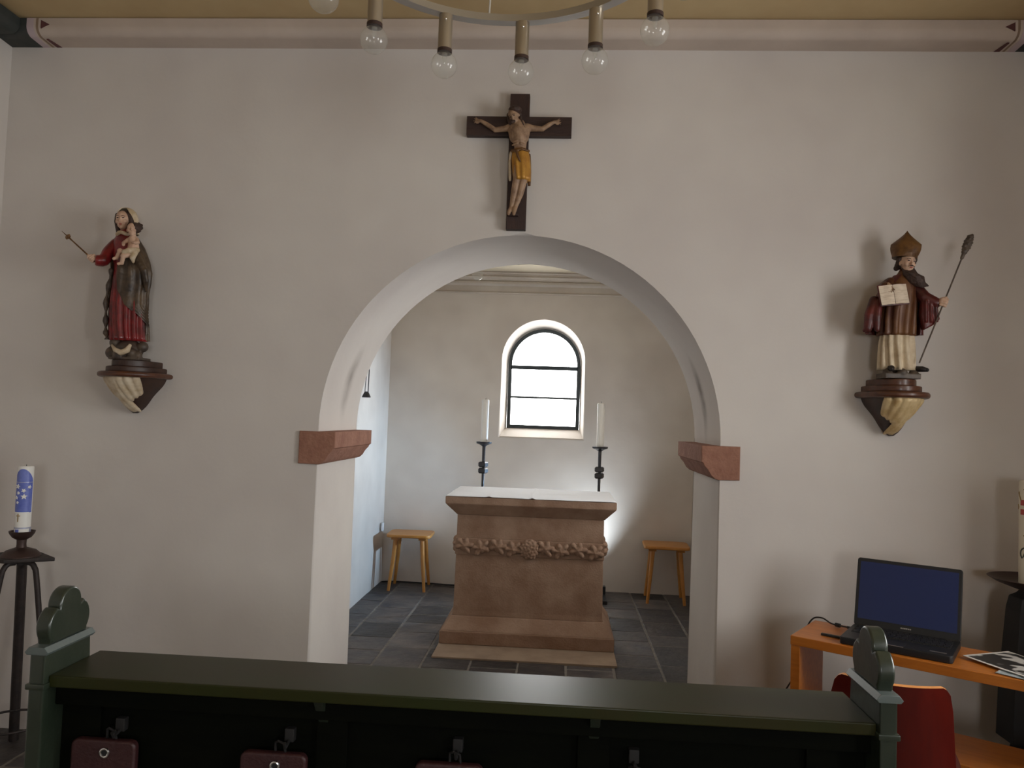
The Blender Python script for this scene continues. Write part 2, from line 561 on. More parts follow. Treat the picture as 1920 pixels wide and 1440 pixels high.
def arch_wall(name, x0, x1, z1, y0, y1, outl0, outl1, m, bev=0.012, zb=0.0):
    """wall in the xz plane from y0 (front) to y1 (back) with an arched hole; outl0/1 = hole outline at each face"""
    bm = bm_new()
    def face(y, outl, door):
        n = len(outl)
        vs = [bm.verts.new((p[0], y, p[1])) for p in outl]
        c = {}
        for k, p in dict(bl=(x0, zb), tl=(x0, z1), tr=(x1, z1), br=(x1, zb)).items():
            c[k] = bm.verts.new((p[0], y, p[1]))
        apex = n // 2
        if door:
            bm.faces.new([c['bl'], c['tl']] + list(reversed(vs[:apex + 1])))
            bm.faces.new([c['tl'], c['tr'], vs[apex]])
            bm.faces.new([c['tr'], c['br']] + list(reversed(vs[apex:])))
        else:
            bm.faces.new([c['bl'], c['tl']] + list(reversed(vs[:apex + 1])))
            bm.faces.new([c['tl'], c['tr'], vs[apex]])
            bm.faces.new([c['tr'], c['br']] + list(reversed(vs[apex:])))
            bm.faces.new([c['bl'], vs[0], vs[-1], c['br']])
        return vs, c
    door = abs(outl0[0][1] - zb) < 1e-6
    a, ca = face(y0, outl0, door)
    b, cb = face(y1, outl1, door)
    n = len(a)
    rng = n - 1 if door else n
    for i in range(rng):
        j = (i + 1) % n
        bm.faces.new((a[i], a[j], b[j], b[i]))
    for p, q in (('bl', 'tl'), ('tl', 'tr'), ('tr', 'br')):
        bm.faces.new((ca[p], ca[q], cb[q], cb[p]))
    if bev:
        bm.edges.ensure_lookup_table()
        es = []
        for vs in (a, b):
            for i in range(rng):
                e = bm.edges.get((vs[i], vs[(i + 1) % n]))
                if e:
                    es.append(e)
        bmesh.ops.bevel(bm, geom=es, offset=bev, segments=3, profile=0.5, affect='EDGES')
    bmesh.ops.triangulate(bm, faces=[f for f in bm.faces if len(f.verts) > 4])
    return struct(name, bm, m, 35)


ol = arch_outline(0.875, AR, AZ, 0.0, 0.0, 48)
wall_front = arch_wall('wall_front', -XW - 0.2, XW + 0.2, 3.4, 0.0, WT, ol, ol, M['plaster_arch'], 0.014)
tag(wall_front, 'white plastered wall pierced by the round chancel arch', 'wall')

# chancel walls and ceiling
hole_in = arch_outline(0.368, 0.368, 1.987, 1.308, 0.027, 28)
hole_out = arch_outline(0.325, 0.325, 1.962, 1.385, 0.035, 28)
wb = arch_wall('wall_back', CXL - 0.2, CXR + 0.2, 3.0, CYB, CYB + 0.17, hole_in, hole_out, M['plaster_chancel'], 0.01, zb=-0.05)
tag(wb, 'chancel end wall with the arched window', 'wall')
tag(struct('wall_left_chancel', box(CXL - 0.25, CXL, WT, CYB + 0.1, -0.05, 3.0), M['plaster_chancel']), 'white left wall of the chancel', 'wall')
SY0, SY1, SZ0, SZ1 = 0.90, 1.40, 1.10, 2.20     # unseen side window of the chancel, added to brighten the left jamb
bm = bm_new()
bx(bm, CXR, CXR + 0.25, WT, CYB + 0.1, -0.05, SZ0)
bx(bm, CXR, CXR + 0.25, WT, CYB + 0.1, SZ1, 3.0)
bx(bm, CXR, CXR + 0.25, WT, SY0, SZ0, SZ1)
bx(bm, CXR, CXR + 0.25, SY1, CYB + 0.1, SZ0, SZ1)
tag(struct('wall_right_chancel', bm, M['plaster_chancel']), 'white right wall of the chancel', 'wall')
tag(struct('ceiling_chancel', box(CXL - 0.2, CXR + 0.2, WT - 0.02, CYB + 0.1, CZ, CZ + 0.1), M['ceil_chancel']), 'cream ceiling over the chancel', 'ceiling')

# nave shell
tag(struct('ceiling', box(-XW - 0.2, XW + 0.2, YR - 0.2, 0.02, ZC, ZC + 0.15), M['ceil']), 'tan painted ceiling of the nave', 'ceiling')
tag(struct('wall_left', box(-XW - 0.25, -XW, YR - 0.2, 0.02, -0.05, ZC + 0.1), M['plaster']), 'white plastered left wall of the nave', 'wall')
# right wall around two window openings
bm = bm_new()
wy = [(-2.30, -1.30), (-4.3, -3.4)]
z0w, z1w = 1.0, 2.4
bx(bm, XW, XW + 0.35, YR - 0.2, 0.02, -0.05, z0w)
bx(bm, XW, XW + 0.35, YR - 0.2, 0.02, z1w, ZC + 0.1)
for a, b in ((-1.30, 0.02), (-3.4, -2.30), (YR - 0.2, -4.3)):
    bx(bm, XW, XW + 0.35, a, b, z0w, z1w)
tag(struct('wall_right', bm, M['plaster']), 'white plastered right wall of the nave with two windows', 'wall')
# rear wall around the doorway
bm = bm_new()
bx(bm, -XW - 0.2, 0.4, YR - 0.25, YR, -0.05, ZC + 0.1)
bx(bm, 1.4, XW + 0.2, YR - 0.25, YR, -0.05, ZC + 0.1)
bx(bm, 0.4, 1.4, YR - 0.25, YR, 2.1, ZC + 0.1)
tag(struct('wall_rear', bm, M['plaster']), 'white plastered rear wall of the nave with the entrance', 'wall')

# ------------------------------------------------------------------ cornices
def cornice_run(prof, x0, x1, m, name, parent=None, y=0.0):
    bm = bm_new()
    A = [bm.verts.new((x0, y + p[0], p[1])) for p in prof]
    B = [bm.verts.new((x1, y + p[0], p[1])) for p in prof]
    for i in range(len(prof) - 1):
        bm.faces.new((A[i], A[i + 1], B[i + 1], B[i]))
    bm.faces.new(A)
    bm.faces.new(list(reversed(B)))
    return obj(name, bm, m, parent, 35)


def roll_profile(d=0.12, zb=3.128, zt=3.215, k=0.04, off=0.0):
    d += off
    pts = [(0.03, zt), (0.03, zb - off), (0.0, zb - off), (-d + k, zb - off + 0.004)]
    for i in range(1, 9):
        a = PI / 2 * i / 8
        pts.append((-d + k - k * math.sin(a), zb - off + 0.004 + k * (1 - math.cos(a))))
    pts += [(-d, zt - 0.010), (-d + 0.008, zt - 0.010), (-d + 0.008, zt)]
    return pts


PF = roll_profile()
trim1 = cornice_run(PF, -2.205, 2.03, M['cornice'], 'trim_1')
tag(trim1, 'rounded plaster cornice above the arch wall', 'cornice', kind='structure')
# painted end sections of the cornice, slightly proud
for s in (-1, 1):
    o1, o2, o3, o4, o5 = (2.205, 2.222, 2.234, 2.244, 2.277) if s < 0 else (2.03, 2.046, 2.056, 2.066, 2.098)
    q = lambda a, b: (min(s * a, s * b), max(s * a, s * b))
    cornice_run(PF, *q(o1, o2), M['cornice'], 'cornice_end', trim1)
    cornice_run(PF, *q(o2, o3), M['brown_line'], 'painted_line', trim1)
    cornice_run(PF, *q(o3, o4), M['cornice'], 'cornice_end', trim1)
    cornice_run(roll_profile(off=0.001), *q(o4, o5), M['mauve_paint'], 'painted_stripe', trim1)
    cornice_run(PF, *q(o5, XW + 0.02), M['dark_green_paint'], 'painted_end', trim1)
    # maroon pointed ornament beside the stripe
    bm = prism([(s * (o1 + 0.004), 3.158), (s * (o1 + 0.004), 3.196), (s * (o1 - 0.036), 3.176)], 'y', -0.1215, -0.115)
    obj('painted_point', bm, M['maroon_paint'], trim1)
    bm = prism([(s * (o1 - 0.005), -0.078), (s * (o1 + 0.004), -0.078), (s * (o1 + 0.004), -0.002), (s * (o1 - 0.02), -0.002)], 'z', 3.1265, 3.13)
    obj('painted_point', bm, M['maroon_paint'], trim1)
for s, nm in ((-1, 'trim_2'), (1, 'trim_3')):
    o = cornice_run(PF, YR, -0.62, M['cornice'], nm)
    e = cornice_run(PF, -0.62, -0.12, M['dark_green_paint'], 'painted_end', o)
    # run along the side wall
    for q_ in (o, e):
        for v in q_.data.vertices:
            x, y, z = v.co
            v.co = (s * XW + s * y, x, z)
    tag(o, 'rounded plaster cornice along the %s nave wall' % ('left' if s < 0 else 'right'), 'cornice', kind='structure')
# chancel cornice: stepped mouldings on the end wall and both sides
CP = [(0.02, CZ + 0.01), (0.02, 2.575), (-0.018, 2.575), (-0.024, 2.583), (-0.018, 2.591), (-0.022, 2.60), (-0.03, 2.64), (-0.055, 2.652), (-0.075, 2.652),
      (-0.08, 2.662), (-0.08, 2.672), (-0.072, 2.676), (-0.095, 2.70), (-0.112, 2.702), (-0.116, 2.709), (-0.112, 2.716), (-0.12, 2.735), (-0.15, 2.737), (-0.15, CZ + 0.01)]
t = cornice_run(CP, CXL, CXR, M['cornice_chancel'], 'trim_4', None, CYB)
tag(t, 'stepped cream cornice over the chancel end wall', 'cornice', kind='structure')
for s, xx, nm in ((-1, CXL, 'trim_5'), (1, CXR, 'trim_6')):
    o = cornice_run(CP, WT, CYB, M['cornice_chancel'], nm)
    for v in o.data.vertices:
        x, y, z = v.co
        v.co = (xx - s * (-y), x, z)
    tag(o, 'stepped cream cornice over the chancel %s wall' % ('left' if s < 0 else 'right'), 'cornice', kind='structure')

# ------------------------------------------------------------------ impost stones of the arch (pieces of the wall)
imp = [(-0.968, 1.238), (-0.968, 1.383), (-0.803, 1.383), (-0.803, 1.312), (-0.812, 1.306), (-0.816, 1.296), (-0.832, 1.278), (-0.846, 1.254), (-0.862, 1.240), (-0.876, 1.236)]
for s in (-1, 1):
    poly = [(-s * p[0] if s > 0 else p[0], p[1]) for p in imp]
    bm = prism(poly, 'y', -0.014, WT + 0.004, 0.006, 2)
    o = obj('impost_stone', bm, M['redstone'], wall_front, 30)
    o['label'] = 'red sandstone impost block on the %s arch jamb' % ('left' if s < 0 else 'right')

# ------------------------------------------------------------------ chancel window
def arch_ring(o_in, o_out, y0, y1):
    bm = bm_new()
    n = len(o_in)
    L = []
    for o, y in ((o_in, y0), (o_out, y0), (o_out, y1), (o_in, y1)):
        L.append([bm.verts.new((p[0], y, p[1])) for p in o])
    for k in range(4):
        a, b = L[k], L[(k + 1) % 4]
        for i in range(n):
            j = (i + 1) % n
            bm.faces.new((a[i], a[j], b[j], b[i]))
    return bm


wcx = 0.035
f_out = arch_outline(0.325, 0.325, 1.962, 1.385, wcx, 28)
f_in = arch_outline(0.293, 0.293, 1.962, 1.417, wcx, 28)
win = struct('window_1', arch_ring(f_in, f_out, 3.555, 3.585), M['winframe'])
tag(win, 'round-arched chancel window with grey metal frame', 'window')
o = obj('glazing_bar', box(wcx - 0.305, wcx + 0.305, 3.555, 3.583, 1.918, 1.953, 0.003), M['winframe'], win)
o = obj('lead_line', box(wcx - 0.305, wcx + 0.305, 3.558, 3.580, 1.657, 1.675), M['winframe'], win)
# panes
bm = prism([(wcx - 0.303, 1.952), (wcx + 0.303, 1.952)] + [(wcx + 0.303 * math.cos(PI * i / 24), 1.962 + 0.303 * math.sin(PI * i / 24)) for i in range(25)], 'y', 3.568, 3.572)
obj('pane', bm, M['pane'], win)
obj('pane', box(wcx - 0.303, wcx + 0.303, 3.568, 3.572, 1.675, 1.918), M['pane'], win)
obj('pane', box(wcx - 0.303, wcx + 0.303, 3.568, 3.572, 1.417, 1.657), M['pane'], win)
obj('window_sill', prism([(3.425, 1.300), (3.425, 1.312), (3.56, 1.388), (3.60, 1.388), (3.60, 1.300)], 'x', wcx - 0.372, wcx + 0.362, 0.004), M['plaster_chancel'], win)

# nave windows (out of frame, let the daylight in)
for k, (a, b) in enumerate(wy):
    bm = bm_new()
    xm = XW + 0.22
    for (p, q, r_, s_) in ((a, a + 0.05, z0w, z1w), (b - 0.05, b, z0w, z1w), (a, b, z0w, z0w + 0.05), (a, b, z1w - 0.05, z1w)):
        bx(bm, xm, xm + 0.05, p, q, r_, s_)
    w = struct('window_%d' % (k + 2), bm, M['winframe'])
    tag(w, 'tall grey-framed window in the right nave wall', 'window')
    obj('glazing_bar', box(xm, xm + 0.04, a + 0.05, b - 0.05, 1.72, 1.76), M['winframe'], w)
    obj('pane', box(xm + 0.02, xm + 0.024, a + 0.05, b - 0.05, z0w + 0.05, 1.72), M['pane'], w)
    obj('pane', box(xm + 0.02, xm + 0.024, a + 0.05, b - 0.05, 1.76, z1w - 0.05), M['pane'], w)
bm = bm_new()
xm = CXR + 0.16
for (p, q, r_, s_) in ((SY0, SY0 + 0.03, SZ0, SZ1), (SY1 - 0.03, SY1, SZ0, SZ1), (SY0, SY1, SZ0, SZ0 + 0.03), (SY0, SY1, SZ1 - 0.03, SZ1)):
    bx(bm, xm, xm + 0.03, p, q, r_, s_)
w = struct('window_4', bm, M['winframe'])  # out of view, added for more daylight on the left jamb
tag(w, 'small grey-framed side window added unseen in the chancel right wall', 'window')
obj('glazing_bar', box(xm, xm + 0.03, SY0 + 0.03, SY1 - 0.03, 1.64, 1.665), M['winframe'], w)
obj('pane', box(xm + 0.01, xm + 0.014, SY0 + 0.03, SY1 - 0.03, SZ0 + 0.03, 1.64), M['pane'], w)
obj('pane', box(xm + 0.01, xm + 0.014, SY0 + 0.03, SY1 - 0.03, 1.665, SZ1 - 0.03), M['pane'], w)
# entrance door behind the camera, its upper half glazed
bm = bm_new()
for (p, q, r_, s_) in ((0.4, 0.47, 0, 2.1), (1.33, 1.4, 0, 2.1), (0.47, 1.33, 2.03, 2.1), (0.47, 1.33, 0, 1.1)):
    bx(bm, p, q, YR - 0.16, YR - 0.1, r_, s_)
d = struct('door_1', bm, M['darkwood'])
tag(d, 'dark wooden entrance door with glazed upper half', 'door')
obj('pane', box(0.47, 1.33, YR - 0.132, YR - 0.128, 1.1, 2.03), M['pane'], d)
obj('door_handle', tube([(0.44, YR - 0.1, 1.03), (0.44, YR - 0.05, 1.03), (0.54, YR - 0.05, 1.03)], 0.009, 8), M['iron_grey'], d)

# ------------------------------------------------------------------ floor with flagstones
floor = struct('floor', box(-XW - 0.2, XW + 0.2, YR - 0.2, CYB + 0.2, -0.15, -0.003), M['mortar'])
tag(floor, 'worn grey-brown flagstone floor', 'floor')
tile_cache = {}


def flagstone(x0, x1, y0, y1, m, zt=0.0, g=0.012):
    w, h = round(x1 - x0 - g, 3), round(y1 - y0 - g, 3)
    key = (w, h, m.name)
    if key not in tile_cache:
        b_ = box(-w / 2, w / 2, -h / 2, h / 2, -0.03, 0.0)
        top = [e for e in b_.edges if all(v.co.z > -0.001 for v in e.verts)]
        bmesh.ops.bevel(b_, geom=top, offset=0.004, segments=1, affect='EDGES')
        me = bpy.data.meshes.new('flagstone')
        b_.to_mesh(me)
        b_.free()
        me.materials.append(m)
        tile_cache[key] = me
    o = bpy.data.objects.new('flagstone', tile_cache[key])
    COL.objects.link(o)
    o.parent = floor
    o.location = ((x0 + x1) / 2, (y0 + y1) / 2, zt + random.uniform(-0.0015, 0.0015))
    o.rotation_euler = (random.uniform(-1, 1) * 0.003, random.uniform(-1, 1) * 0.003, random.uniform(-1, 1) * 0.003)
    return o


rng = random.Random(3)
cols = [CXL - 0.02] + [-1.155 + 0.285 * i for i in range(9)] + [CXR + 0.02]
for a, b in zip(cols, cols[1:]):
    y = 0.05 + rng.choice([0.0, 0.12, 0.2])
    while y < CYB:
        h = rng.choice([0.24, 0.28, 0.32, 0.36, 0.42])
        y2 = min(y + h, CYB + 0.02)
        if CYB - y2 < 0.1:
            y2 = CYB + 0.02
        # stones under the arch only between the jambs; under the altar slab left out
        cx_, cy_ = (a + b) / 2, (y + y2) / 2
        if not (y < WT and abs(cx_) > 0.95) and not (-0.57 <= a and b <= 0.58 and y > 1.45 and y2 < 2.3):
            flagstone(a, b, y, y2, M['flag'])
        y = y2
# pale stone slab under the altar
sl = obj('stone_slab', box(-0.545, 0.58, 1.335, 2.36, -0.01, 0.012, 0.004), M['flag_pale'], floor)
sl['label'] = 'pale sandstone slab that the altar stands on'
# nave floor strip seen beside the pew
y = 0.05
for k in range(5):
    x = -XW
    while x < XW:
        w = rng.choice([0.36, 0.42, 0.48])
        flagstone(x, min(x + w, XW + 0.01), y - 0.4, y - (0.05 if k == 0 else 0), M['flag'])
        x += w
    y -= 0.4

# ------------------------------------------------------------------ altar
AX, AY0, AY1 = 0.018, 1.60, 2.34
altar = thing('altar', 'brown sandstone block altar with carved leaf frieze under the white cloth', 'altar', (AX, (AY0 + AY1) / 2, 0.012))
ad = (AY1 - AY0) / 2


def ring_loft(secs, bev=0.0):
    """rectangular sections (half width x, half depth y, z) stacked into one block"""
    bm = bm_new()
    rows = [[bm.verts.new((sx * hx, sy * hy, z)) for sx, sy in ((-1, -1), (1, -1), (1, 1), (-1, 1))] for hx, hy, z in secs]
    for a, b in zip(rows, rows[1:]):
        for i in range(4):
            bm.faces.new((a[i], a[(i + 1) % 4], b[(i + 1) % 4], b[i]))
    bm.faces.new(list(reversed(rows[0])))
    bm.faces.new(rows[-1])
    bmesh.ops.recalc_face_normals(bm, faces=bm.faces)
    if bev:
        bmesh.ops.bevel(bm, geom=list(bm.edges), offset=bev, segments=2, profile=0.5, affect='EDGES')
    return bm


obj('base', ring_loft([(0.56, ad, 0.0), (0.56, ad, 0.082)], 0.006), M['sand_base'], altar)
obj('plinth', ring_loft([(0.552, ad - 0.008, 0.082), (0.548, ad - 0.012, 0.09), (0.497, ad - 0.063, 0.165), (0.491, ad - 0.069, 0.168)], 0.004), M['sand'], altar)
obj('body', ring_loft([(0.490, ad - 0.07, 0.168), (0.484, ad - 0.075, 0.20), (0.480, ad - 0.08, 0.56)], 0.004), M['sand'], altar)
frieze = obj('frieze', ring_loft([(0.484, ad - 0.076, 0.56), (0.486, ad - 0.074, 0.566), (0.486, ad - 0.074, 0.662), (0.482, ad - 0.076, 0.668)], 0.002), M['sand'], altar)
obj('upper_block', ring_loft([(0.480, ad - 0.08, 0.668), (0.479, ad - 0.08, 0.82)], 0.004), M['sand'], altar)
obj('table_slab', ring_loft([(0.484, ad - 0.076, 0.82), (0.49, ad - 0.072, 0.828), (0.553, ad - 0.01, 0.895), (0.553, ad - 0.01, 0.942)], 0.006), M['sand'], altar)


def leaf_relief(w, h, d):
    """lobed carved leaf, five rounded lobes with a vein groove, facing -y"""
    bm = bm_new()
    ball(bm, (0, 0, 0), (w * 0.30, d, h * 0.34))
    for a, l in ((90, 0.30), (28, 0.36), (152, 0.36), (-35, 0.34), (215, 0.34)):
        cx_, cz_ = w * l * math.cos(R(a)), h * l * math.sin(R(a)) * 0.95
        ball(bm, (cx_, -0.001, cz_), (w * 0.20, d * 0.9, h * 0.15), (0, -R(a), 0))
        tube([(0, -d * 0.85, 0), (cx_ * 1.2, -d * 0.75, cz_ * 1.2)], [0.005, 0.0025], 6, bm)
    ball(bm, (0, -d * 0.7, 0), (w * 0.09, d * 0.5, h * 0.09))
    return bm


def lump_mesh(bm, voxel, it=2):
    o = carved('tmp', bm, M['sand'], None, voxel, it)
    me = o.data
    bpy.data.objects.remove(o)
    return me


leaf_me = lump_mesh(leaf_relief(0.118, 0.112, 0.026), 0.004, 1)
yf = -(ad - 0.074)
xs = [-0.425, -0.315, -0.205, -0.105, 0.105, 0.205, 0.315, 0.425]
for i, x in enumerate(xs):
    o = obj_me('leaf', leaf_me, M['sand'], frieze, 180)
    o.location = (x, yf - 0.001, 0.613 + 0.006 * (-1) ** i)
    o.rotation_euler = (0, R(20 * (-1) ** i), 0)
    if i % 2:
        o.scale = (-1, 1, 1)
for i, yy in enumerate((-0.2, -0.08, 0.05, 0.17)):
    for s in (-1, 1):
        o = obj_me('leaf', leaf_me, M['sand'], frieze, 180)
        o.location = (s * 0.487, yy, 0.613 + 0.006 * (-1) ** i)
        o.rotation_euler = (0, R(20 * (-1) ** i), s * PI / 2)
bm = bm_new()
ball(bm, (0, 0, 0), (0.066, 0.03, 0.068))
rr = random.Random(11)
for k in range(34):
    a = k * 2.4
    q = 0.062 * math.sqrt(k / 34.0)
    ball(bm, (q * math.cos(a), -0.028 * math.sqrt(max(0.05, 1 - (q / 0.07) ** 2)), q * math.sin(a)), 0.011, u=8, v=6)
o = carved('boss', bm, M['sand'], frieze, 0.004, 1)
o.location = (0.0, yf - 0.002, 0.612)

# white altar cloth lying on the slab, slightly creased
def cloth_pt(u, v):
    x = AX - 0.548 + u * 1.096
    y = AY0 + 0.008 + v * (AY1 - AY0 - 0.012)
    z = 0.0035 + 0.0022 * noise.noise(Vector((x * 5, y * 6, 1.0)))
    z += 0.007 * math.exp(-((x - AX - 0.01) / 0.013) ** 2) * (1 - v * 0.4)
    z += 0.005 * math.exp(-((x - AX + 0.27) / 0.012) ** 2) * (1 - v)
    z += 0.003 * math.exp(-((y - AY0 - 0.35 - 0.03 * x) / 0.012) ** 2)
    return (x, y, 0.9545 + z)


bm, rows = grid(cloth_pt, 110, 60)
solidify(bm, 0.002)
tag(obj('altar_cloth', bm, M['cloth'], None, 60), 'white linen cloth spread over the altar top', 'cloth')

# ------------------------------------------------------------------ candlesticks and candles behind the altar
def candlestick(loc, label):
    t_ = thing('candlestick', label, 'candlestick', loc, 0, 'pair of iron candlesticks behind the altar')
    obj('foot', lathe([(0.0, 0), (0.11, 0), (0.11, 0.012), (0.03, 0.03), (0.014, 0.05), (0.0, 0.05)], 20), M['iron_grey'], t_)
    obj('stem', tube([(0, 0, 0.04), (0, 0, 1.0), (0, 0, 1.27)], [0.013, 0.010, 0.013], 10), M['iron_grey'], t_)
    for z in (1.065, 1.112):
        bm_ = bm_new()
        for v0 in ((-1, 0.6), (1, 0.6)):
            pass
        # block waisted at its middle seam, turned so that a corner faces the nave
        rows_ = []
        for zz, w in ((-0.021, 0.030), (-0.012, 0.040), (0.012, 0.040), (0.021, 0.030)):
            rows_.append([bm_.verts.new((w * math.cos(R(25) + k * PI / 2), w * math.sin(R(25) + k * PI / 2), z + zz)) for k in range(4)])
        for a_, b_ in zip(rows_, rows_[1:]):
            for k in range(4):
                bm_.faces.new((a_[k], a_[(k + 1) % 4], b_[(k + 1) % 4], b_[k]))
        bm_.faces.new(list(reversed(rows_[0])))
        bm_.faces.new(rows_[-1])
        obj('block', bm_, M['iron_grey'], t_, 20)
    obj('drip_plate', lathe([(0.0, 1.25), (0.014, 1.25), (0.03, 1.262), (0.058, 1.272), (0.060, 1.284), (0.056, 1.286), (0.0, 1.277)], 24), M['iron_grey'], t_)
    return t_


def plain_candle(loc, h, r, label):
    t_ = thing('candle', label, 'candle', loc, 0, 'pair of white altar candles')
    obj('wax_body', lathe([(0, 0), (r, 0), (r, h - 0.006), (r - 0.006, h), (r * 0.55, h - 0.004), (0, h - 0.008)], 24), M['wax'], t_)
    obj('wick', tube([(0, 0, h - 0.01), (0.001, 0, h + 0.004), (0.003, 0, h + 0.012)], 0.0015, 6), M['black'], t_)


candlestick((-0.385, 2.52, 0), 'dark iron candlestick behind the altar, nearer the left stool')
candlestick((0.50, 2.52, -0.005), 'dark iron candlestick behind the altar, on the bright lamp side')
plain_candle((-0.385, 2.52, 1.2815), 0.328, 0.028, 'tall white candle left of the chancel window')
plain_candle((0.50, 2.52, 1.2765), 0.335, 0.028, 'tall white candle right of the chancel window')

# ------------------------------------------------------------------ lamp hidden behind the altar
fl = thing('floor_lamp', 'small black floodlight on a foot behind the altar', 'lamp', (0.613, 3.2, 0))
obj('base', box(-0.10, 0.002, -0.27, 0.02, 0, 0.03, 0.005), M['black'], fl)
obj('ballast', box(-0.06, 0.002, -0.04, 0.02, 0.03, 0.095, 0.005), M['black'], fl)
up = obj('uplight_head', box(-0.097, -0.034, -0.215, -0.145, 0.03, 0.118, 0.006), M['black'], fl)
obj('uplight_lens', box(-0.090, -0.041, -0.208, -0.152, 0.118, 0.122, 0.002), M['lens'], up)
obj('pole', tube([(-0.085, -0.25, 0.02), (-0.085, -0.26, 0.3), (-0.085, -0.27, 0.77)], 0.008, 8), M['black'], fl)
hd = obj('lamp_head', box(-0.12, -0.05, -0.31, -0.23, 0.755, 0.845, 0.008), M['black'], fl)
obj('lens', box(-0.126, -0.12, -0.302, -0.238, 0.765, 0.835, 0.002), M['lens'], hd)


def beam(name, loc, aim, energy, size, blend, col):
    sp = bpy.data.lights.new(name, 'SPOT')
    sp.energy = energy
    sp.color = col
    sp.spot_size = R(size)
    sp.spot_blend = blend
    sp.shadow_soft_size = 0.02
    so = bpy.data.objects.new(name, sp)
    COL.objects.link(so)
    so.location = loc
    so.rotation_euler = Vector(aim).to_track_quat('-Z', 'Y').to_euler()


# one head shines sideways to the left chancel wall, the foot carries a second one shining up the end wall
beam('floodlight_beam', (0.48, 2.93, 0.80), (-1.0, -0.32, 0.10), 62, 92, 0.6, (0.46, 0.71, 1.0))
beam('uplight_beam', (0.548, 3.02, 0.14), (-0.42, 0.35, 0.80), 36, 116, 0.9, (0.76, 0.88, 1.0))

# ------------------------------------------------------------------ stools
def rounded_rect(hw, hd_, r, n=6):
    pts = []
    for cx_, cy_, a0 in ((hw - r, hd_ - r, 0), (-hw + r, hd_ - r, 90), (-hw + r, -hd_ + r, 180), (hw - r, -hd_ + r, 270)):
        for k in range(n + 1):
            a = R(a0 + 90 * k / n)
            pts.append((cx_ + r * math.cos(a), cy_ + r * math.sin(a)))
    return pts


stool = thing('stool', 'honey-coloured wooden stool by the chancel left wall, casting a shadow', 'stool', (-1.05, 3.20, 0.0), R(2), 'two wooden stools in the chancel')
bm = prism(rounded_rect(0.188, 0.165, 0.05), 'z', 0.442, 0.468, 0.007, 3)
for v in bm.verts:
    if v.co.z > 0.46:
        v.co.z -= 0.006 * max(0, 1 - (v.co.x / 0.15) ** 2 - (v.co.y / 0.14) ** 2)
obj('seat', bm, M['pine'], stool)
for s in (-1, 1):
    obj('cleat', box(s * 0.115 - 0.032, s * 0.115 + 0.032, -0.125, 0.125, 0.420, 0.443, 0.004), M['pine'], stool)
for sx in (-1, 1):
    for sy in (-1, 1):
        obj('leg', tube([(sx * 0.112, sy * 0.10, 0.425), (sx * 0.125, sy * 0.118, 0.25), (sx * 0.150, sy * 0.15, 0.0)], [0.019, 0.017, 0.0125], 12), M['pine'], stool)
s2 = copy_tree(stool)
s2.location = (1.105, 3.19, 0.0)
s2.rotation_euler = (0, 0, R(-3))
s2['label'] = 'honey-coloured wooden stool half hidden behind the right arch jamb'

# ------------------------------------------------------------------ small chancel fittings
o = thing('wall_socket', 'small white wall socket beside the left stool', 'socket', (CXL, 3.30, 0.49))
obj('plate', prism(rounded_rect(0.035, 0.035, 0.008), 'x', 0.0, 0.012, 0.002), M['white_plastic'], o)
obj('insert', lathe([(0, 0.0), (0.021, 0.0), (0.021, 0.006), (0.018, 0.006), (0.017, 0.001), (0, 0.001)], 20), M['white_plastic'], o).rotation_euler = (0, R(90), 0)
o.children[1].location = (0.012, 0, 0)

pd = thing('hanging_bell', 'small dark bell hanging from two thin rods at the chancel left wall', 'bell', (-1.285, 2.40, 1.592))
obj('bell_body', lathe([(0.0, 0.0), (0.031, 0.0), (0.034, 0.004), (0.022, 0.03), (0.014, 0.044), (0.0, 0.046)], 20), M['iron_grey'], pd)
obj('hanger_rod', tube([(0.012, 0, 0.04), (0.014, 0, 0.2), (0.008, 0, 0.34)], 0.004, 6), M['iron_grey'], pd)
obj('hanger_rod', tube([(-0.012, -0.004, 0.04), (-0.004, 0, 0.2), (0.004, 0, 0.34)], 0.003, 6), M['iron_grey'], pd)
obj('wall_arm', tube([(-0.08, 0, 0.335), (0.0, 0, 0.34), (0.02, 0, 0.34)], 0.006, 8), M['iron_grey'], pd)

# bare lamp on the chancel ceiling
def globe_profile(r, neck=0.014, nz=None):
    pts = [(0.0, -r)]
    amax = math.acos(neck / r)
    for i in range(1, 17):
        a = -PI / 2 + (amax + PI / 2) * i / 16
        pts.append((r * math.cos(a), r * math.sin(a)))
    pts.append((neck, pts[-1][1] + 0.012))
    return pts


cl = thing('ceiling_lamp', 'clear globe bulb hanging from the chancel ceiling', 'lamp', (-0.43, 2.05, CZ))
obj('canopy', lathe([(0, -0.02), (0.03, -0.02), (0.04, -0.008), (0.04, 0.0), (0, 0.0)], 20), M['white_plastic'], cl)
obj('socket_tube', tube([(0, 0, -0.01), (0, 0, -0.22)], 0.02, 16), M['white_plastic'], cl)
obj('bulb', lathe(globe_profile(0.04), 24, (0, 0, -0.265)), M['bulb'], cl)

# cable along the foot of the chancel end wall
def wob(pts, n=6):
    """Catmull-Rom through points"""
    P_ = [Vector(p) for p in pts]
    P_ = [P_[0]] + P_ + [P_[-1]]
    out = []
    for i in range(1, len(P_) - 2):
        for k in range(n):
            t_ = k / n
            a, b, c, d_ = P_[i - 1], P_[i], P_[i + 1], P_[i + 2]
            out.append(0.5 * ((2 * b) + (-a + c) * t_ + (2 * a - 5 * b + 4 * c - d_) * t_ ** 2 + (-a + 3 * b - 3 * c + d_) * t_ ** 3))
    out.append(P_[-2])
    return out


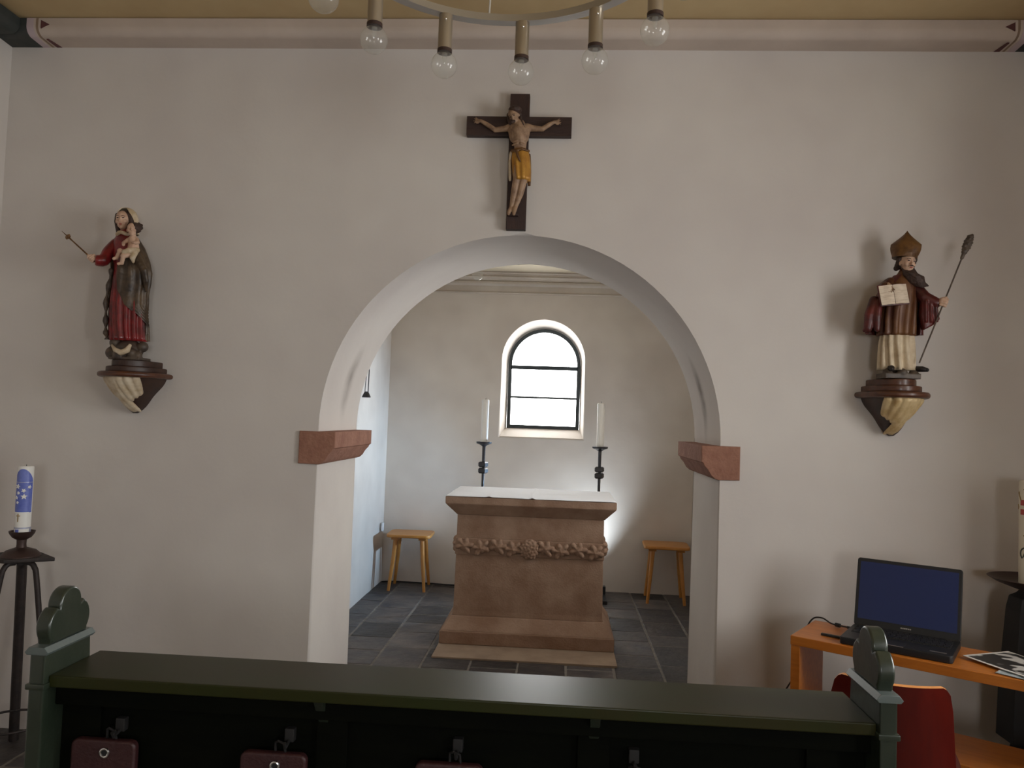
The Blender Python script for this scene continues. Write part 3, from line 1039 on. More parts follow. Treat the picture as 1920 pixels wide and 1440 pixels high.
tag(obj('power_cable', tube(wob([(-1.32, 3.36, 0.006), (-1.22, 3.395, 0.006), (-0.9, 3.385, 0.006), (-0.5, 3.33, 0.006), (0.1, 3.28, 0.006), (0.55, 3.25, 0.008)]), 0.005, 8), M['cord'], None), 'thin black cable along the foot of the chancel end wall', 'cable')

# ------------------------------------------------------------------ chandelier
CHX, CHY, CHZ, CHR = 0.0, -1.5, 2.55, 0.462
ch = thing('chandelier', 'round metal ring chandelier with hanging clear globe bulbs', 'chandelier', (CHX, CHY, CHZ))
zr = 0.155
sec = [(CHR - 0.016, zr), (CHR + 0.016, zr), (CHR + 0.016, zr + 0.022), (CHR - 0.016, zr + 0.022)]
bm = bm_new()
N = 96
rows = [[bm.verts.new((r_ * math.cos(2 * PI * i / N), r_ * math.sin(2 * PI * i / N), z_)) for r_, z_ in sec] for i in range(N)]
for i in range(N):
    a, b = rows[i], rows[(i + 1) % N]
    for k in range(4):
        bm.faces.new((a[k], a[(k + 1) % 4], b[(k + 1) % 4], b[k]))
obj('ring', bm, M['steel'], ch, 30)
holder_me = lathe([(0.0, 0.046), (0.0215, 0.046), (0.0215, zr), (0.0, zr)], 24)
proto = obj('lamp_holder', holder_me, M['brass_tube'], ch)
collar = obj('collar', lathe([(0.019, 0.038), (0.0228, 0.038), (0.0228, 0.048), (0.019, 0.048)], 24), M['brown_iron'], proto)
bulb = obj('bulb', lathe(globe_profile(0.040, 0.016), 32), M['bulb'], proto)
stem = obj('filament_stem', tube([(0, 0, 0.036), (0, 0, 0.014), (0, 0, 0.004)], [0.009, 0.005, 0.002], 8), M['bulb'], proto)
scr = obj('screw', lathe([(0, 0), (0.004, 0), (0.004, 0.004), (0, 0.006)], 8), M['chrome'], proto)
scr.rotation_euler = (R(90), 0, 0)
scr.location = (0.004, -0.0215, zr - 0.02)
first = True
for k in range(12):
    a = R(85.8 + 30 * k)
    h = proto if k == 0 else copy_tree(proto, ch)
    h.location = (CHR * math.cos(a), CHR * math.sin(a), 0)
for k in range(3):
    a = R(99 + 120 * k)
    obj('suspension_wire', tube([(CHR * math.cos(a), CHR * math.sin(a), zr + 0.01), (0.02 * math.cos(a), 0.02 * math.sin(a), ZC - CHZ - 0.01)], 0.003, 6), M['wire'], ch)
obj('ceiling_rose', lathe([(0, -0.04), (0.03, -0.04), (0.06, -0.01), (0.06, 0.0), (0, 0.0)], 24, (0, 0, ZC - CHZ)), M['steel'], ch)

# ------------------------------------------------------------------ pew
pew = thing('pew', 'dark green painted wooden pew with clover-shaped end posts', 'pew', (0, 0, 0))
ledge = obj('ledge', box(-0.911, 0.8575, -1.742, -1.552, 0.846, 0.872, 0.004), M['pew_ledge'], pew)
obj('apron_rail', box(-0.911, 0.8575, -1.715, -1.690, 0.80, 0.846, 0.003), M['pew'], pew)
obj('back_panel', box(-0.911, 0.8575, -1.672, -1.655, 0.10, 0.846), M['pew'], pew)
for x0, x1 in ((-0.911, -0.82), (-0.325, -0.255), (0.25, 0.32), (0.735, 0.8575)):
    obj('stile', box(x0, x1, -1.686, -1.671, 0.10, 0.80, 0.003), M['pew'], pew)
obj('bottom_rail', box(-0.911, 0.8575, -1.688, -1.671, 0.10, 0.20, 0.003), M['pew'], pew)
obj('top_moulding', box(0.32, 0.735, -1.688, -1.671, 0.792, 0.80, 0.002), M['pew_end'], pew)
for x in (-0.31, 0.285):
    obj('bracket', prism([(-1.735, 0.846), (-1.686, 0.846), (-1.686, 0.785), (-1.70, 0.80)], 'x', x - 0.011, x + 0.011, 0.002), M['pew_end'], pew)
obj('seat', box(-0.911, 0.8575, -1.63, -1.22, 0.43, 0.455, 0.006), M['pew'], pew)


def trefoil(cy, zb):
    pts = []
    # lower right lobe, top lobe, lower left lobe as arcs (y, z)
    def arc(c, r, a0, a1, n=12):
        return [(c[0] + r * math.cos(R(a0 + (a1 - a0) * i / n)), c[1] + r * math.sin(R(a0 + (a1 - a0) * i / n))) for i in range(n + 1)]
    pts += [(cy - 0.064, zb), (cy + 0.064, zb)]
    pts += arc((cy + 0.030, zb + 0.036), 0.044, -38, 66)
    pts += arc((cy, zb + 0.076), 0.0385, -6, 186, 20)
    pts += arc((cy - 0.030, zb + 0.036), 0.044, 114, 218)
    return pts


for xc in (-0.929, 0.8755):
    s = -1 if xc < 0 else 1
    x0, x1 = xc - 0.018, xc + 0.018
    e = obj('end_board', prism([(-1.757, 0.0), (-1.757, 0.920), (-1.592, 0.920), (-1.575, 0.70), (-1.50, 0.60), (-1.22, 0.56), (-1.18, 0.50), (-1.18, 0.0)], 'x', x0, x1, 0.006), M['pew_end'], pew)
    obj('cap', prism([(x0 - 0.004, 0.920), (x0 - 0.009, 0.926), (x0, 0.937), (x1, 0.937), (x1 + 0.009, 0.926), (x1 + 0.004, 0.920)], 'y', -1.762, -1.588, 0.002), M['pew_cap'], e)
    obj('trefoil', prism(trefoil(-1.672, 0.937), 'x', x0 + 0.001, x1 - 0.001, 0.006, 3), M['pew_end'], e, 50)
    obj('notch_moulding', box(x0 - 0.004, x1 + 0.004, -1.762, -1.74, 0.845, 0.858, 0.003), M['pew_end'], e)
hooks = (-0.773, -0.385, -0.010, 0.372)
for x in hooks:
    hk = obj('hook', box(x - 0.011, x + 0.011, -1.690, -1.671, 0.738, 0.768, 0.003), M['black_matte'], pew)
    obj('hook_tip', tube([(x, -1.688, 0.742), (x, -1.712, 0.736), (x, -1.718, 0.748)], 0.004, 8), M['black_matte'], hk)
plabels = ['maroon leather pad hanging on the pew nearest its left end', 'maroon leather pad second from the left on the pew back', 'maroon leather pad third from the left on the pew back', 'maroon leather pad nearest the right end of the pew, cut off by the frame']
for i, (cx_, zt) in enumerate(((-0.797, 0.727), (-0.412, 0.722), (-0.025, 0.722), (0.362, 0.716))):
    p_ = thing('hanging_pad', plabels[i], 'pad', (cx_, -1.700, zt), 0, 'maroon pads hanging on the pew back')
    bm = bm_new()
    prism([(x_, z_ - 0.15) for x_, z_ in rounded_rect(0.074, 0.15, 0.016)], 'y', -0.012, 0.009, 0.006, 3, bm)
    obj('leather_cover', bm, M['leather'], p_)
    rg = obj('eyelet', tube([(0.006 + 0.009 * math.cos(2 * PI * k / 20), -0.014, -0.026 + 0.009 * math.sin(2 * PI * k / 20)) for k in range(20)], 0.0028, 8, closed=True), M['chrome'], p_)
    obj('eyelet_hole', lathe([(0, 0), (0.0075, 0), (0.0075, 0.002), (0, 0.002)], 16), M['black'], p_).matrix_local = Matrix.Translation((0.006, -0.012, -0.026)) @ Matrix.Rotation(R(90), 4, 'X')
    obj('hanging_loop', tube([(0.0, 0.004, -0.006), (0.0, 0.004, 0.018), (0.008, -0.004, 0.024), (0.022, -0.006, 0.020), (0.024, 0.002, -0.006)], 0.003, 6), M['black_matte'], p_)

# ------------------------------------------------------------------ carved figures: shared shapes
def folded(secs, nth=120, folds=14, ph=0.0, th0=0.0, th1=360.0, cap=True, sharp=0.6):
    """lofted drapery. secs: (z, cx, cy, rx, ry, amp). theta 0 = front (-y), + = viewer's right (+x)"""
    bm_ = bm_new()
    full = abs(th1 - th0 - 360) < 1e-6 if not callable(th0) else False
    out = []
    # resample vertically
    S = []
    for a, b in zip(secs, secs[1:]):
        k = max(2, int(abs(b[0] - a[0]) / 0.012))
        for i in range(k):
            t_ = i / k
            S.append(tuple(a[j] + (b[j] - a[j]) * t_ for j in range(6)))
    S.append(secs[-1])
    for (z, cx_, cy_, rx, ry, amp) in S:
        a0 = th0(z) if callable(th0) else th0
        a1 = th1(z) if callable(th1) else th1
        row = []
        n = nth if full else nth + 1
        for i in range(n):
            th = R(a0 + (a1 - a0) * i / nth)
            w = math.cos(folds * th + ph + 6 * z + 1.3 * math.sin(2 * th + 9 * z))
            w = math.copysign(abs(w) ** sharp, w)
            f = amp * w
            row.append(bm_.verts.new((cx_ + (rx + f) * math.sin(th), cy_ - (ry + f) * math.cos(th), z)))
        out.append(row)
    for a, b in zip(out, out[1:]):
        m_ = len(a)
        for i in range(m_ if full else m_ - 1):
            j = (i + 1) % m_
            bm_.faces.new((a[i], a[j], b[j], b[i]))
    if full and cap:
        bm_.faces.new(list(reversed(out[0])))
        bm_.faces.new(out[-1])
    return bm_


def head_shape(bm_, c, s, turn=0.0, tilt=0.0, nod=0.0):
    """face of half-width s*0.03: skull, jaw, nose, brows, cheeks, ears; facing -y"""
    Mx = Matrix.Translation(Vector(c)) @ Matrix.Rotation(tilt, 4, 'Y') @ Matrix.Rotation(turn, 4, 'Z') @ Matrix.Rotation(nod, 4, 'X') @ Matrix.Scale(s, 4)
    b0 = bm_new()
    ball(b0, (0, 0, 0.008), (0.029, 0.034, 0.034))
    ball(b0, (0, -0.010, -0.018), (0.021, 0.022, 0.024))
    ball(b0, (0, -0.020, -0.036), (0.009, 0.009, 0.007))
    tube([(0, -0.033, 0.006), (0, -0.037, -0.006), (0, -0.040, -0.012)], [0.003, 0.004, 0.0055], 8, b0)
    ball(b0, (0, -0.037, -0.012), (0.006, 0.005, 0.004))
    for sx in (-1, 1):
        ball(b0, (sx * 0.012, -0.028, 0.010), (0.009, 0.006, 0.003))
        ball(b0, (sx * 0.015, -0.022, -0.010), (0.009, 0.009, 0.009))
        ball(b0, (sx * 0.029, 0.002, -0.004), (0.004, 0.007, 0.011))
    for sz in (-0.0225, -0.027):
        ball(b0, (0, -0.030, sz), (0.0075, 0.004, 0.0022))
    bmesh.ops.transform(b0, matrix=Mx, verts=b0.verts)
    me_ = bpy.data.meshes.new('t')
    b0.to_mesh(me_)
    b0.free()
    bm_.from_mesh(me_)
    bpy.data.meshes.remove(me_)
    return Mx


def face_paint(Mx, parent):
    for sx in (-1, 1):
        b0 = bm_new()
        ball(b0, (sx * 0.0115, -0.0305, 0.004), (0.0052, 0.003, 0.0022), u=10, v=8)
        bmesh.ops.transform(b0, matrix=Mx, verts=b0.verts)
        obj('eye', b0, M['eye'], parent, 180)
        b0 = tube([(sx * 0.005, -0.0335, 0.0105), (sx * 0.012, -0.034, 0.0125), (sx * 0.019, -0.030, 0.010)], 0.0013, 6)
        bmesh.ops.transform(b0, matrix=Mx, verts=b0.verts)
        obj('eyebrow', b0, M['hair'], parent, 180)
    b0 = bm_new()
    ball(b0, (0, -0.0325, -0.0245), (0.0068, 0.003, 0.0028), u=10, v=8)
    bmesh.ops.transform(b0, matrix=Mx, verts=b0.verts)
    obj('mouth', b0, M['lip'], parent, 180)


def fist(bm_, c, d, r=0.010, side=1.0):
    """closed hand round a shaft of direction d at c: palm, four curled fingers, thumb"""
    c, d = Vector(c), Vector(d).normalized()
    y_ = Vector((0, -1, 0))
    y_ = (y_ - d * y_.dot(d)).normalized()
    x_ = d.cross(y_) * side
    ball(bm_, c - y_ * r * 0.2 - x_ * r * 0.75, (r * 0.75, r * 1.0, r * 1.25))
    for k in range(4):
        o_ = c + d * r * (-1.05 + 0.7 * k)
        q = r * (0.33 if k < 3 else 0.29)
        L = 1.0 if k in (1, 2) else 0.88
        limb(bm_, [o_ - x_ * r * 0.9 + y_ * r * 0.35, o_ + y_ * r * 0.95 * L, o_ + x_ * r * 0.75 * L + y_ * r * 0.5, o_ + x_ * r * 0.45 - y_ * r * 0.25], [q, q, q * 0.95, q * 0.8], 8)
    o_ = c + d * r * 1.1
    limb(bm_, [o_ - x_ * r * 0.8 - y_ * r * 0.2, o_ + d * r * 0.35 - x_ * r * 0.2 + y_ * r * 0.8, o_ + d * r * 0.05 + x_ * r * 0.45 + y_ * r * 0.8], [q * 1.15, q * 1.1, q * 0.9], 8)


def open_hand(bm_, wrist, tip_dir, normal, L, spread=1.0, thumb=1):
    """open hand: palm, four straight-ish unequal fingers and a thumb leaving the side of the palm"""
    w, t_, n_ = Vector(wrist), Vector(tip_dir).normalized(), Vector(normal).normalized()
    s_ = n_.cross(t_).normalized() * thumb
    pc = w + t_ * L * 0.25
    limb(bm_, [w, w + t_ * L * 0.2 - s_ * L * 0.08, w + t_ * L * 0.45 - s_ * L * 0.1], [L * 0.12, L * 0.14, L * 0.12], 8)
    limb(bm_, [w, w + t_ * L * 0.2 + s_ * L * 0.08, w + t_ * L * 0.45 + s_ * L * 0.1], [L * 0.12, L * 0.14, L * 0.12], 8)
    for k, ll in enumerate((0.42, 0.5, 0.47, 0.36)):
        off = (1.5 - k) * 0.12 * L
        b_ = w + t_ * L * 0.48 + s_ * off
        d_ = (t_ + s_ * (1.5 - k) * 0.12 * spread).normalized()
        limb(bm_, [b_, b_ + d_ * ll * L * 0.5 + n_ * L * 0.02, b_ + d_ * ll * L + n_ * L * 0.10], [L * 0.065, L * 0.06, L * 0.05], 8)
    b_ = w + t_ * L * 0.16 + s_ * L * 0.16
    d_ = (t_ * 0.7 + s_ * 0.7).normalized()
    limb(bm_, [b_, b_ + d_ * L * 0.22, b_ + d_ * L * 0.3 + t_ * L * 0.14], [L * 0.08, L * 0.075, L * 0.06], 8)


# ------------------------------------------------------------------ wall consoles
def console(loc, label, w, mirror, sp):
    """stepped plinth, oval shelf board and carved leaf corbel; local z 0 = top of the plinth, wall at y=+0.12"""
    t_ = thing('statue_console', label, 'console', loc, 0, 'two carved wooden wall consoles')
    yw = 0.118
    def half_oval(hw, dep, n=20):
        return [(hw, yw), (hw, yw - dep * 0.25)] + [(hw * math.cos(PI * i / n), yw - dep * 0.25 - dep * 0.75 * math.sin(PI * i / n)) for i in range(1, n)] + [(-hw, yw - dep * 0.25), (-hw, yw)]
    (a0, a1), (b0, b1), (c0, c1), zb = sp
    m_ = M['console'] if mirror < 0 else M['console_dark']
    obj('upper_step', prism(half_oval(w * 0.65, 0.17), 'z', a0, a1, 0.004, 2), m_, t_, 30)
    obj('lower_step', prism(half_oval(w * 0.80, 0.19), 'z', b0, b1, 0.005, 2), m_, t_, 30)
    obj('shelf', prism(half_oval(w, 0.225, 28), 'z', c0, c1, min(0.011, (c1 - c0) * 0.45), 4), M['console'], t_, 30)
    h = c0 - zb
    # tapering corbel block
    rows_ = []
    bm_ = bm_new()
    n = 24
    for i in range(11):
        t = i / 10.0
        hw = w * (0.74 * (1 - t) ** 0.75 + 0.06) * (1 + 0.05 * math.sin(t * 9))
        dep = 0.16 * (1 - t) ** 0.8 + 0.02
        z = c0 - h * t
        cx_ = mirror * (-0.018) * t
        rows_.append([bm_.verts.new((cx_ + hw * math.cos(PI * k / n), yw - dep * math.sin(PI * k / n), z)) for k in range(n + 1)])
    for a, b in zip(rows_, rows_[1:]):
        for k in range(n):
            bm_.faces.new((a[k], a[k + 1], b[k + 1], b[k]))
        bm_.faces.new((a[n], a[0], b[0], b[n]))
    bm_.faces.new(rows_[0])
    bm_.faces.new(list(reversed(rows_[-1])))
    obj('corbel', bm_, M['console_dark'], t_, 50)
    # acanthus leaf: flattened ribs sweeping down over the corbel
    lf = bm_new()
    nl = 8
    for k in range(nl):
        u = -0.62 + 1.0 * k / (nl - 1)
        x0 = mirror * u * w * 0.95
        pts, rad = [], []
        for i in range(9):
            t = i / 8.0 * (0.90 if k in (2, 3, 4) else 0.74 - 0.08 * abs(k - 3))
            dep = 0.16 * (1 - t) ** 0.8 + 0.02
            xx = x0 * (1 - t) ** 0.75 + mirror * (0.012 * math.sin(t * 3 + k) + 0.02 * t)
            hwt = w * (0.74 * (1 - t) ** 0.75 + 0.06)
            q = max(-0.98, min(0.98, xx / hwt))
            pts.append((xx, yw - dep * math.sqrt(1 - q * q) - 0.004 - 0.010 * math.sin(t * 3.2), c0 - 0.006 - h * t))
            rad.append((0.017 - 0.008 * t) * (1.1 if i < 8 else 0.6))
        limb(lf, pts, rad, 8)
    carved('leaf_carving', lf, M['cream_gold'] if mirror < 0 else M['cream'], t_, 0.004, 2)
    return t_


console((-1.711, -0.12, 1.667), 'dark wooden console with a pale carved leaf under the veiled woman statue', 0.145, 1, ((-0.028, 0.0), (-0.052, -0.028), (-0.076, -0.052), -0.232))
console((1.580, -0.12, 1.690), 'red-brown stepped console with a golden carved leaf under the bishop statue', 0.135, -1, ((-0.030, -0.003), (-0.055, -0.030), (-0.081, -0.055), -0.238))

# ------------------------------------------------------------------ statue of a woman with child and sceptre
mary = thing('statue', 'carved woman in red robe and dark mantle holding a child and a sceptre', 'statue', (-1.711, -0.12, 1.6675), 0, 'two painted wooden saints on the arch wall')
mary['group'] = 'two painted wooden saints on the arch wall'
# cloud and globe base with a crescent
bm = bm_new()
ball(bm, (-0.004, 0.01, 0.045), (0.062, 0.05, 0.046))
for x, y, z, r_ in ((-0.07, -0.01, 0.03, 0.028), (-0.062, 0.0, 0.075, 0.026), (0.062, 0.0, 0.06, 0.024), (-0.03, -0.035, 0.02, 0.022), (0.05, -0.02, 0.018, 0.022), (-0.075, 0.005, 0.105, 0.02), (0.03, -0.03, 0.03, 0.02)):
    ball(bm, (x, y, z), r_)
bx(bm, -0.07, 0.07, -0.04, 0.06, 0.0, 0.012)
carved('cloud_base', bm, M['rock'], mary, 0.004, 2)
bm = tube([(-0.05, -0.05, 0.062), (-0.03, -0.056, 0.04), (0.0, -0.058, 0.028), (0.025, -0.056, 0.04), (0.036, -0.052, 0.066)], [0.004, 0.010, 0.014, 0.013, 0.006], 10)
obj('crescent_moon', bm, M['cream'], mary, 180)
robe = folded([(0.085, -0.006, 0.0, 0.076, 0.052, 0.006), (0.14, -0.012, 0.0, 0.074, 0.052, 0.0065), (0.24, -0.018, 0.0, 0.073, 0.05, 0.0055), (0.33, -0.020, 0.0, 0.066, 0.046, 0.003), (0.395, -0.022, 0.0, 0.060, 0.044, 0.001),
               (0.46, -0.030, 0.0, 0.066, 0.045, 0.0), (0.515, -0.038, 0.0, 0.060, 0.040, 0.0), (0.545, -0.043, 0.0, 0.044, 0.032, 0.0), (0.562, -0.046, -0.003, 0.022, 0.022, 0.0), (0.585, -0.048, -0.006, 0.016, 0.017, 0.0)], 132, 15)
rb = obj('robe', robe, M['robe_red'], mary, 180)
bm = tube(wob([(-0.085 + -0.0, 0.005, 0.525), (-0.104, -0.02, 0.475), (-0.112, -0.045, 0.432), (-0.138, -0.062, 0.428)], 4), [0.020, 0.022, 0.024, 0.025, 0.026, 0.026, 0.025, 0.026, 0.027, 0.026, 0.025, 0.024, 0.022], 14)
obj('sleeve', bm, M['robe_red'], rb, 180)
bm = bm_new()
for k in range(9):
    a = R(-70 + 17.5 * k)
    ball(bm, (-0.046 + 0.028 * math.sin(a), -0.006 - 0.030 * math.cos(a), 0.555 + 0.004 * math.cos(3 * a)), (0.010, 0.009, 0.009), u=8, v=6)
carved('collar', bm, M['cream'], rb, 0.003, 1)


def m_edge(z):
    pts = [(0.085, 92), (0.16, 84), (0.19, 58), (0.235, 10), (0.30, -14), (0.36, -22), (0.40, -24), (0.45, 5), (0.50, 30), (0.55, 40)]
    if z <= pts[0][0]:
        return pts[0][1]
    for a, b in zip(pts, pts[1:]):
        if z <= b[0]:
            return a[1] + (b[1] - a[1]) * (z - a[0]) / (b[0] - a[0])
    return pts[-1][1]


mantle = folded([(0.088, -0.006, 0.004, 0.086, 0.060, 0.005), (0.2, -0.016, 0.004, 0.085, 0.058, 0.004), (0.29, -0.016, 0.004, 0.084, 0.056, 0.003), (0.34, -0.010, 0.0, 0.086, 0.058, 0.004), (0.39, -0.006, -0.004, 0.084, 0.062, 0.005),
                 (0.44, -0.016, -0.002, 0.082, 0.058, 0.004), (0.50, -0.032, 0.002, 0.072, 0.050, 0.002), (0.54, -0.040, 0.004, 0.052, 0.040, 0.001), (0.56, -0.044, 0.004, 0.034, 0.032, 0.0)], 110, 13, 0.8, m_edge, lambda z: 290)
solidify(mantle, 0.006)
mt = obj('mantle', mantle, M['mantle'], mary, 60)
# wavy dark lining hanging along the left side and over the child-bearing arm
bm = tube(wob([(-0.088, -0.018, 0.40), (-0.094, -0.02, 0.34), (-0.104, -0.02, 0.26), (-0.100, -0.022, 0.18), (-0.098, -0.02, 0.12), (-0.09, -0.02, 0.09)], 5), [0.008 + 0.004 * math.sin(i * 1.3) for i in range(26)], 8, flat=(1, 1.3))
obj('mantle_lining', bm, M['mantle_edge'], mt, 180)
bm = bm_new()
for k, (x0, z0) in enumerate(((0.035, 0.475), (0.048, 0.46), (0.058, 0.445), (0.066, 0.43))):
    limb(bm, [(x0 - 0.01, -0.045, z0), (x0 + 0.012, -0.05, z0 - 0.04), (x0 + 0.014, -0.035, z0 - 0.085), (x0 + 0.008, -0.02, z0 - 0.125)], [0.013, 0.014, 0.012, 0.006], 8)
carved('arm_drapery', bm, M['mantle'], mt, 0.0035, 1)
# head, hair, veil
bm = bm_new()
HM = head_shape(bm, (-0.050, -0.018, 0.616), 1.0, R(10), R(-4))
limb(bm, [(-0.047, -0.008, 0.56), (-0.049, -0.012, 0.60)], [0.015, 0.015])
hd_ = carved('head', bm, M['flesh_pale'], mary, 0.0022, 1)
face_paint(HM, hd_)
bm = bm_new()
ball(bm, (-0.047, -0.002, 0.632), (0.035, 0.036, 0.034))
for s in (-1, 1):
    limb(bm, [(-0.048 + s * 0.030, -0.018, 0.64), (-0.048 + s * 0.034, -0.014, 0.612), (-0.047 + s * 0.032, -0.008, 0.585), (-0.046 + s * 0.030, -0.006, 0.56)], [0.009, 0.010, 0.010, 0.008])
carved('hair', bm, M['hair'], hd_, 0.003, 1)
veil = folded([(0.56, -0.040, 0.012, 0.046, 0.034, 0.002), (0.60, -0.042, 0.010, 0.046, 0.042, 0.0015), (0.635, -0.044, 0.006, 0.044, 0.046, 0.001), (0.658, -0.045, 0.002, 0.037, 0.040, 0.0), (0.672, -0.046, 0.0, 0.024, 0.027, 0.0), (0.678, -0.046, 0.0, 0.004, 0.004, 0.0)], 60, 9, 0,
              lambda z: 62 - max(0, (z - 0.62)) * 600, lambda z: 298 + max(0, (z - 0.62)) * 600)
solidify(veil, 0.004)
obj('veil', veil, M['cream'], hd_, 60)
# right hand and sceptre
sd = Vector((-0.286 + 0.137, -0.012, 0.548 - 0.421))
bm = bm_new()
fist(bm, (-0.150, -0.068, 0.432), sd, 0.0125, -1)
limb(bm, [(-0.128, -0.062, 0.430), (-0.144, -0.064, 0.430)], [0.011, 0.010])
carved('hand', bm, M['flesh_pale'], mary, 0.0016, 1)
bm = tube([Vector((-0.150, -0.068, 0.432)) + sd * t_ for t_ in (-0.12, 0.1, 0.6, 0.70, 0.74, 0.92)], [0.0035, 0.0035, 0.003, 0.004, 0.003, 0.0008], 8)
sc_ = obj('sceptre', bm, M['gilt_brown'], mary, 60)
bm = bm_new()
kc = Vector((-0.150, -0.068, 0.432)) + sd * 0.73
ball(bm, kc, 0.008)
for k in range(6):
    a = k * PI / 3
    ball(bm, kc + Vector((0.008 * math.cos(a) * 0.6, 0.008 * math.sin(a), 0.007 * math.cos(a))), 0.005, u=8, v=6)
obj('sceptre_flower', bm, M['gilt_brown'], sc_, 180)
# the child on the arm: one continuous body
bm = bm_new()
CMX = head_shape(bm, (-0.004, -0.055, 0.578), 0.72, R(22), R(-6))
limb(bm, [(0.0, -0.048, 0.555), (0.0, -0.05, 0.535), (0.006, -0.055, 0.505), (0.004, -0.058, 0.475)], [0.010, 0.021, 0.023, 0.024])
limb(bm, [(-0.018, -0.055, 0.535), (-0.030, -0.072, 0.515), (-0.022, -0.085, 0.505)], [0.009, 0.008, 0.007])
limb(bm, [(0.020, -0.055, 0.535), (0.032, -0.068, 0.52), (0.024, -0.084, 0.515)], [0.009, 0.008, 0.007])
open_hand(bm, (-0.022, -0.085, 0.505), (0.5, -0.4, 0.5), (0, -1, 0), 0.018)
open_hand(bm, (0.024, -0.084, 0.515), (-0.6, -0.3, 0.4), (0, -1, 0), 0.018)
limb(bm, [(-0.004, -0.062, 0.470), (-0.036, -0.085, 0.478), (-0.052, -0.080, 0.448), (-0.060, -0.088, 0.443)], [0.014, 0.012, 0.009, 0.007])
limb(bm, [(0.010, -0.064, 0.468), (-0.016, -0.092, 0.455), (-0.024, -0.086, 0.425), (-0.034, -0.094, 0.420)], [0.014, 0.012, 0.009, 0.007])
chd = carved('child', bm, M['flesh_pale'], mary, 0.0022, 1)
bm = bm_new()
ball(bm, (0.003, -0.046, 0.588), (0.026, 0.026, 0.025))
for a in range(0, 360, 40):
    ball(bm, (0.006 + 0.022 * math.cos(R(a)), -0.040 + 0.01 * math.sin(R(a)), 0.590 + 0.020 * math.sin(R(a))), 0.008, u=8, v=6)
chd.location = (0.020, 0.0, -0.012)
carved('child_hair', bm, M['hair'], chd, 0.003, 1)
bm = bm_new()
limb(bm, [(0.026, -0.060, 0.488), (0.002, -0.082, 0.480), (-0.014, -0.088, 0.472)], [0.012, 0.014, 0.012])
limb(bm, [(0.022, -0.070, 0.475), (0.020, -0.082, 0.45), (0.022, -0.078, 0.432)], [0.014, 0.012, 0.006])
carved('child_cloth', bm, M['cream'], chd, 0.003, 1)

# ------------------------------------------------------------------ statue of a bishop
bis = thing('statue', 'bearded bishop statue with tall mitre, open book and leaf-topped staff', 'statue', (1.580, -0.12, 1.6885), 0, 'two painted wooden saints on the arch wall')
bm = bm_new()
bx(bm, -0.072, 0.070, -0.045, 0.055, 0.0, 0.022)
for x, y, z, r_ in ((-0.055, -0.02, 0.028, 0.018), (0.0, -0.03, 0.025, 0.02), (0.05, -0.02, 0.026, 0.018), (0.0, 0.02, 0.03, 0.03)):
    ball(bm, (x, y, z), r_)
carved('rock_base', bm, M['rock'], bis, 0.004, 2)
for x, ang in ((-0.045, -0.25), (0.058, 0.55)):
    bm = bm_new()
    limb(bm, [(x, -0.02, 0.042), (x + 0.022 * math.sin(ang), -0.05, 0.040), (x + 0.045 * math.sin(ang), -0.066, 0.036)], [0.013, 0.012, 0.008])
    obj('shoe', bm, M['eye'], bis, 180)
obj('alb', folded([(0.036, -0.010, 0.0, 0.068, 0.048, 0.009), (0.09, -0.010, 0.0, 0.067, 0.047, 0.009), (0.15, -0.010, 0.0, 0.066, 0.046, 0.006), (0.21, -0.008, 0.0, 0.060, 0.043, 0.003)], 132, 11, 0.6), M['alb'], bis, 180)
obj('chasuble', folded([(0.178, -0.014, 0.0, 0.073, 0.054, 0.005), (0.24, -0.010, 0.0, 0.071, 0.053, 0.0045), (0.31, -0.002, 0.0, 0.067, 0.051, 0.003), (0.37, 0.006, 0.0, 0.062, 0.048, 0.001), (0.405, 0.010, 0.0, 0.052, 0.042, 0.0), (0.43, 0.013, -0.004, 0.030, 0.028, 0.0), (0.455, 0.014, -0.008, 0.017, 0.018, 0.0)], 132, 10, 1.2), M['chasuble'], bis, 180)
cope = folded([(0.185, -0.018, 0.010, 0.112, 0.058, 0.006), (0.24, -0.020, 0.010, 0.112, 0.060, 0.005), (0.31, -0.014, 0.008, 0.100, 0.058, 0.003), (0.36, -0.002, 0.006, 0.082, 0.054, 0.001), (0.40, 0.008, 0.004, 0.062, 0.048, 0.0), (0.43, 0.012, 0.0, 0.038, 0.034, 0.0)], 110, 12, 0.3, lambda z: 66 - max(0, z - 0.33) * 330, lambda z: 296 + max(0, z - 0.33) * 330)
solidify(cope, 0.006)
cp = obj('cope', cope, M['cope'], bis, 60)
bm = bm_new()
limb(bm, [(-0.112, -0.02, 0.32), (-0.130, -0.025, 0.26), (-0.136, -0.02, 0.205), (-0.148, -0.015, 0.196)], [0.020, 0.022, 0.018, 0.008])
limb(bm, [(-0.100, -0.035, 0.31), (-0.108, -0.040, 0.25), (-0.104, -0.035, 0.20)], [0.016, 0.018, 0.012])
carved('cope_fold', bm, M['cope'], cp, 0.0035, 1)
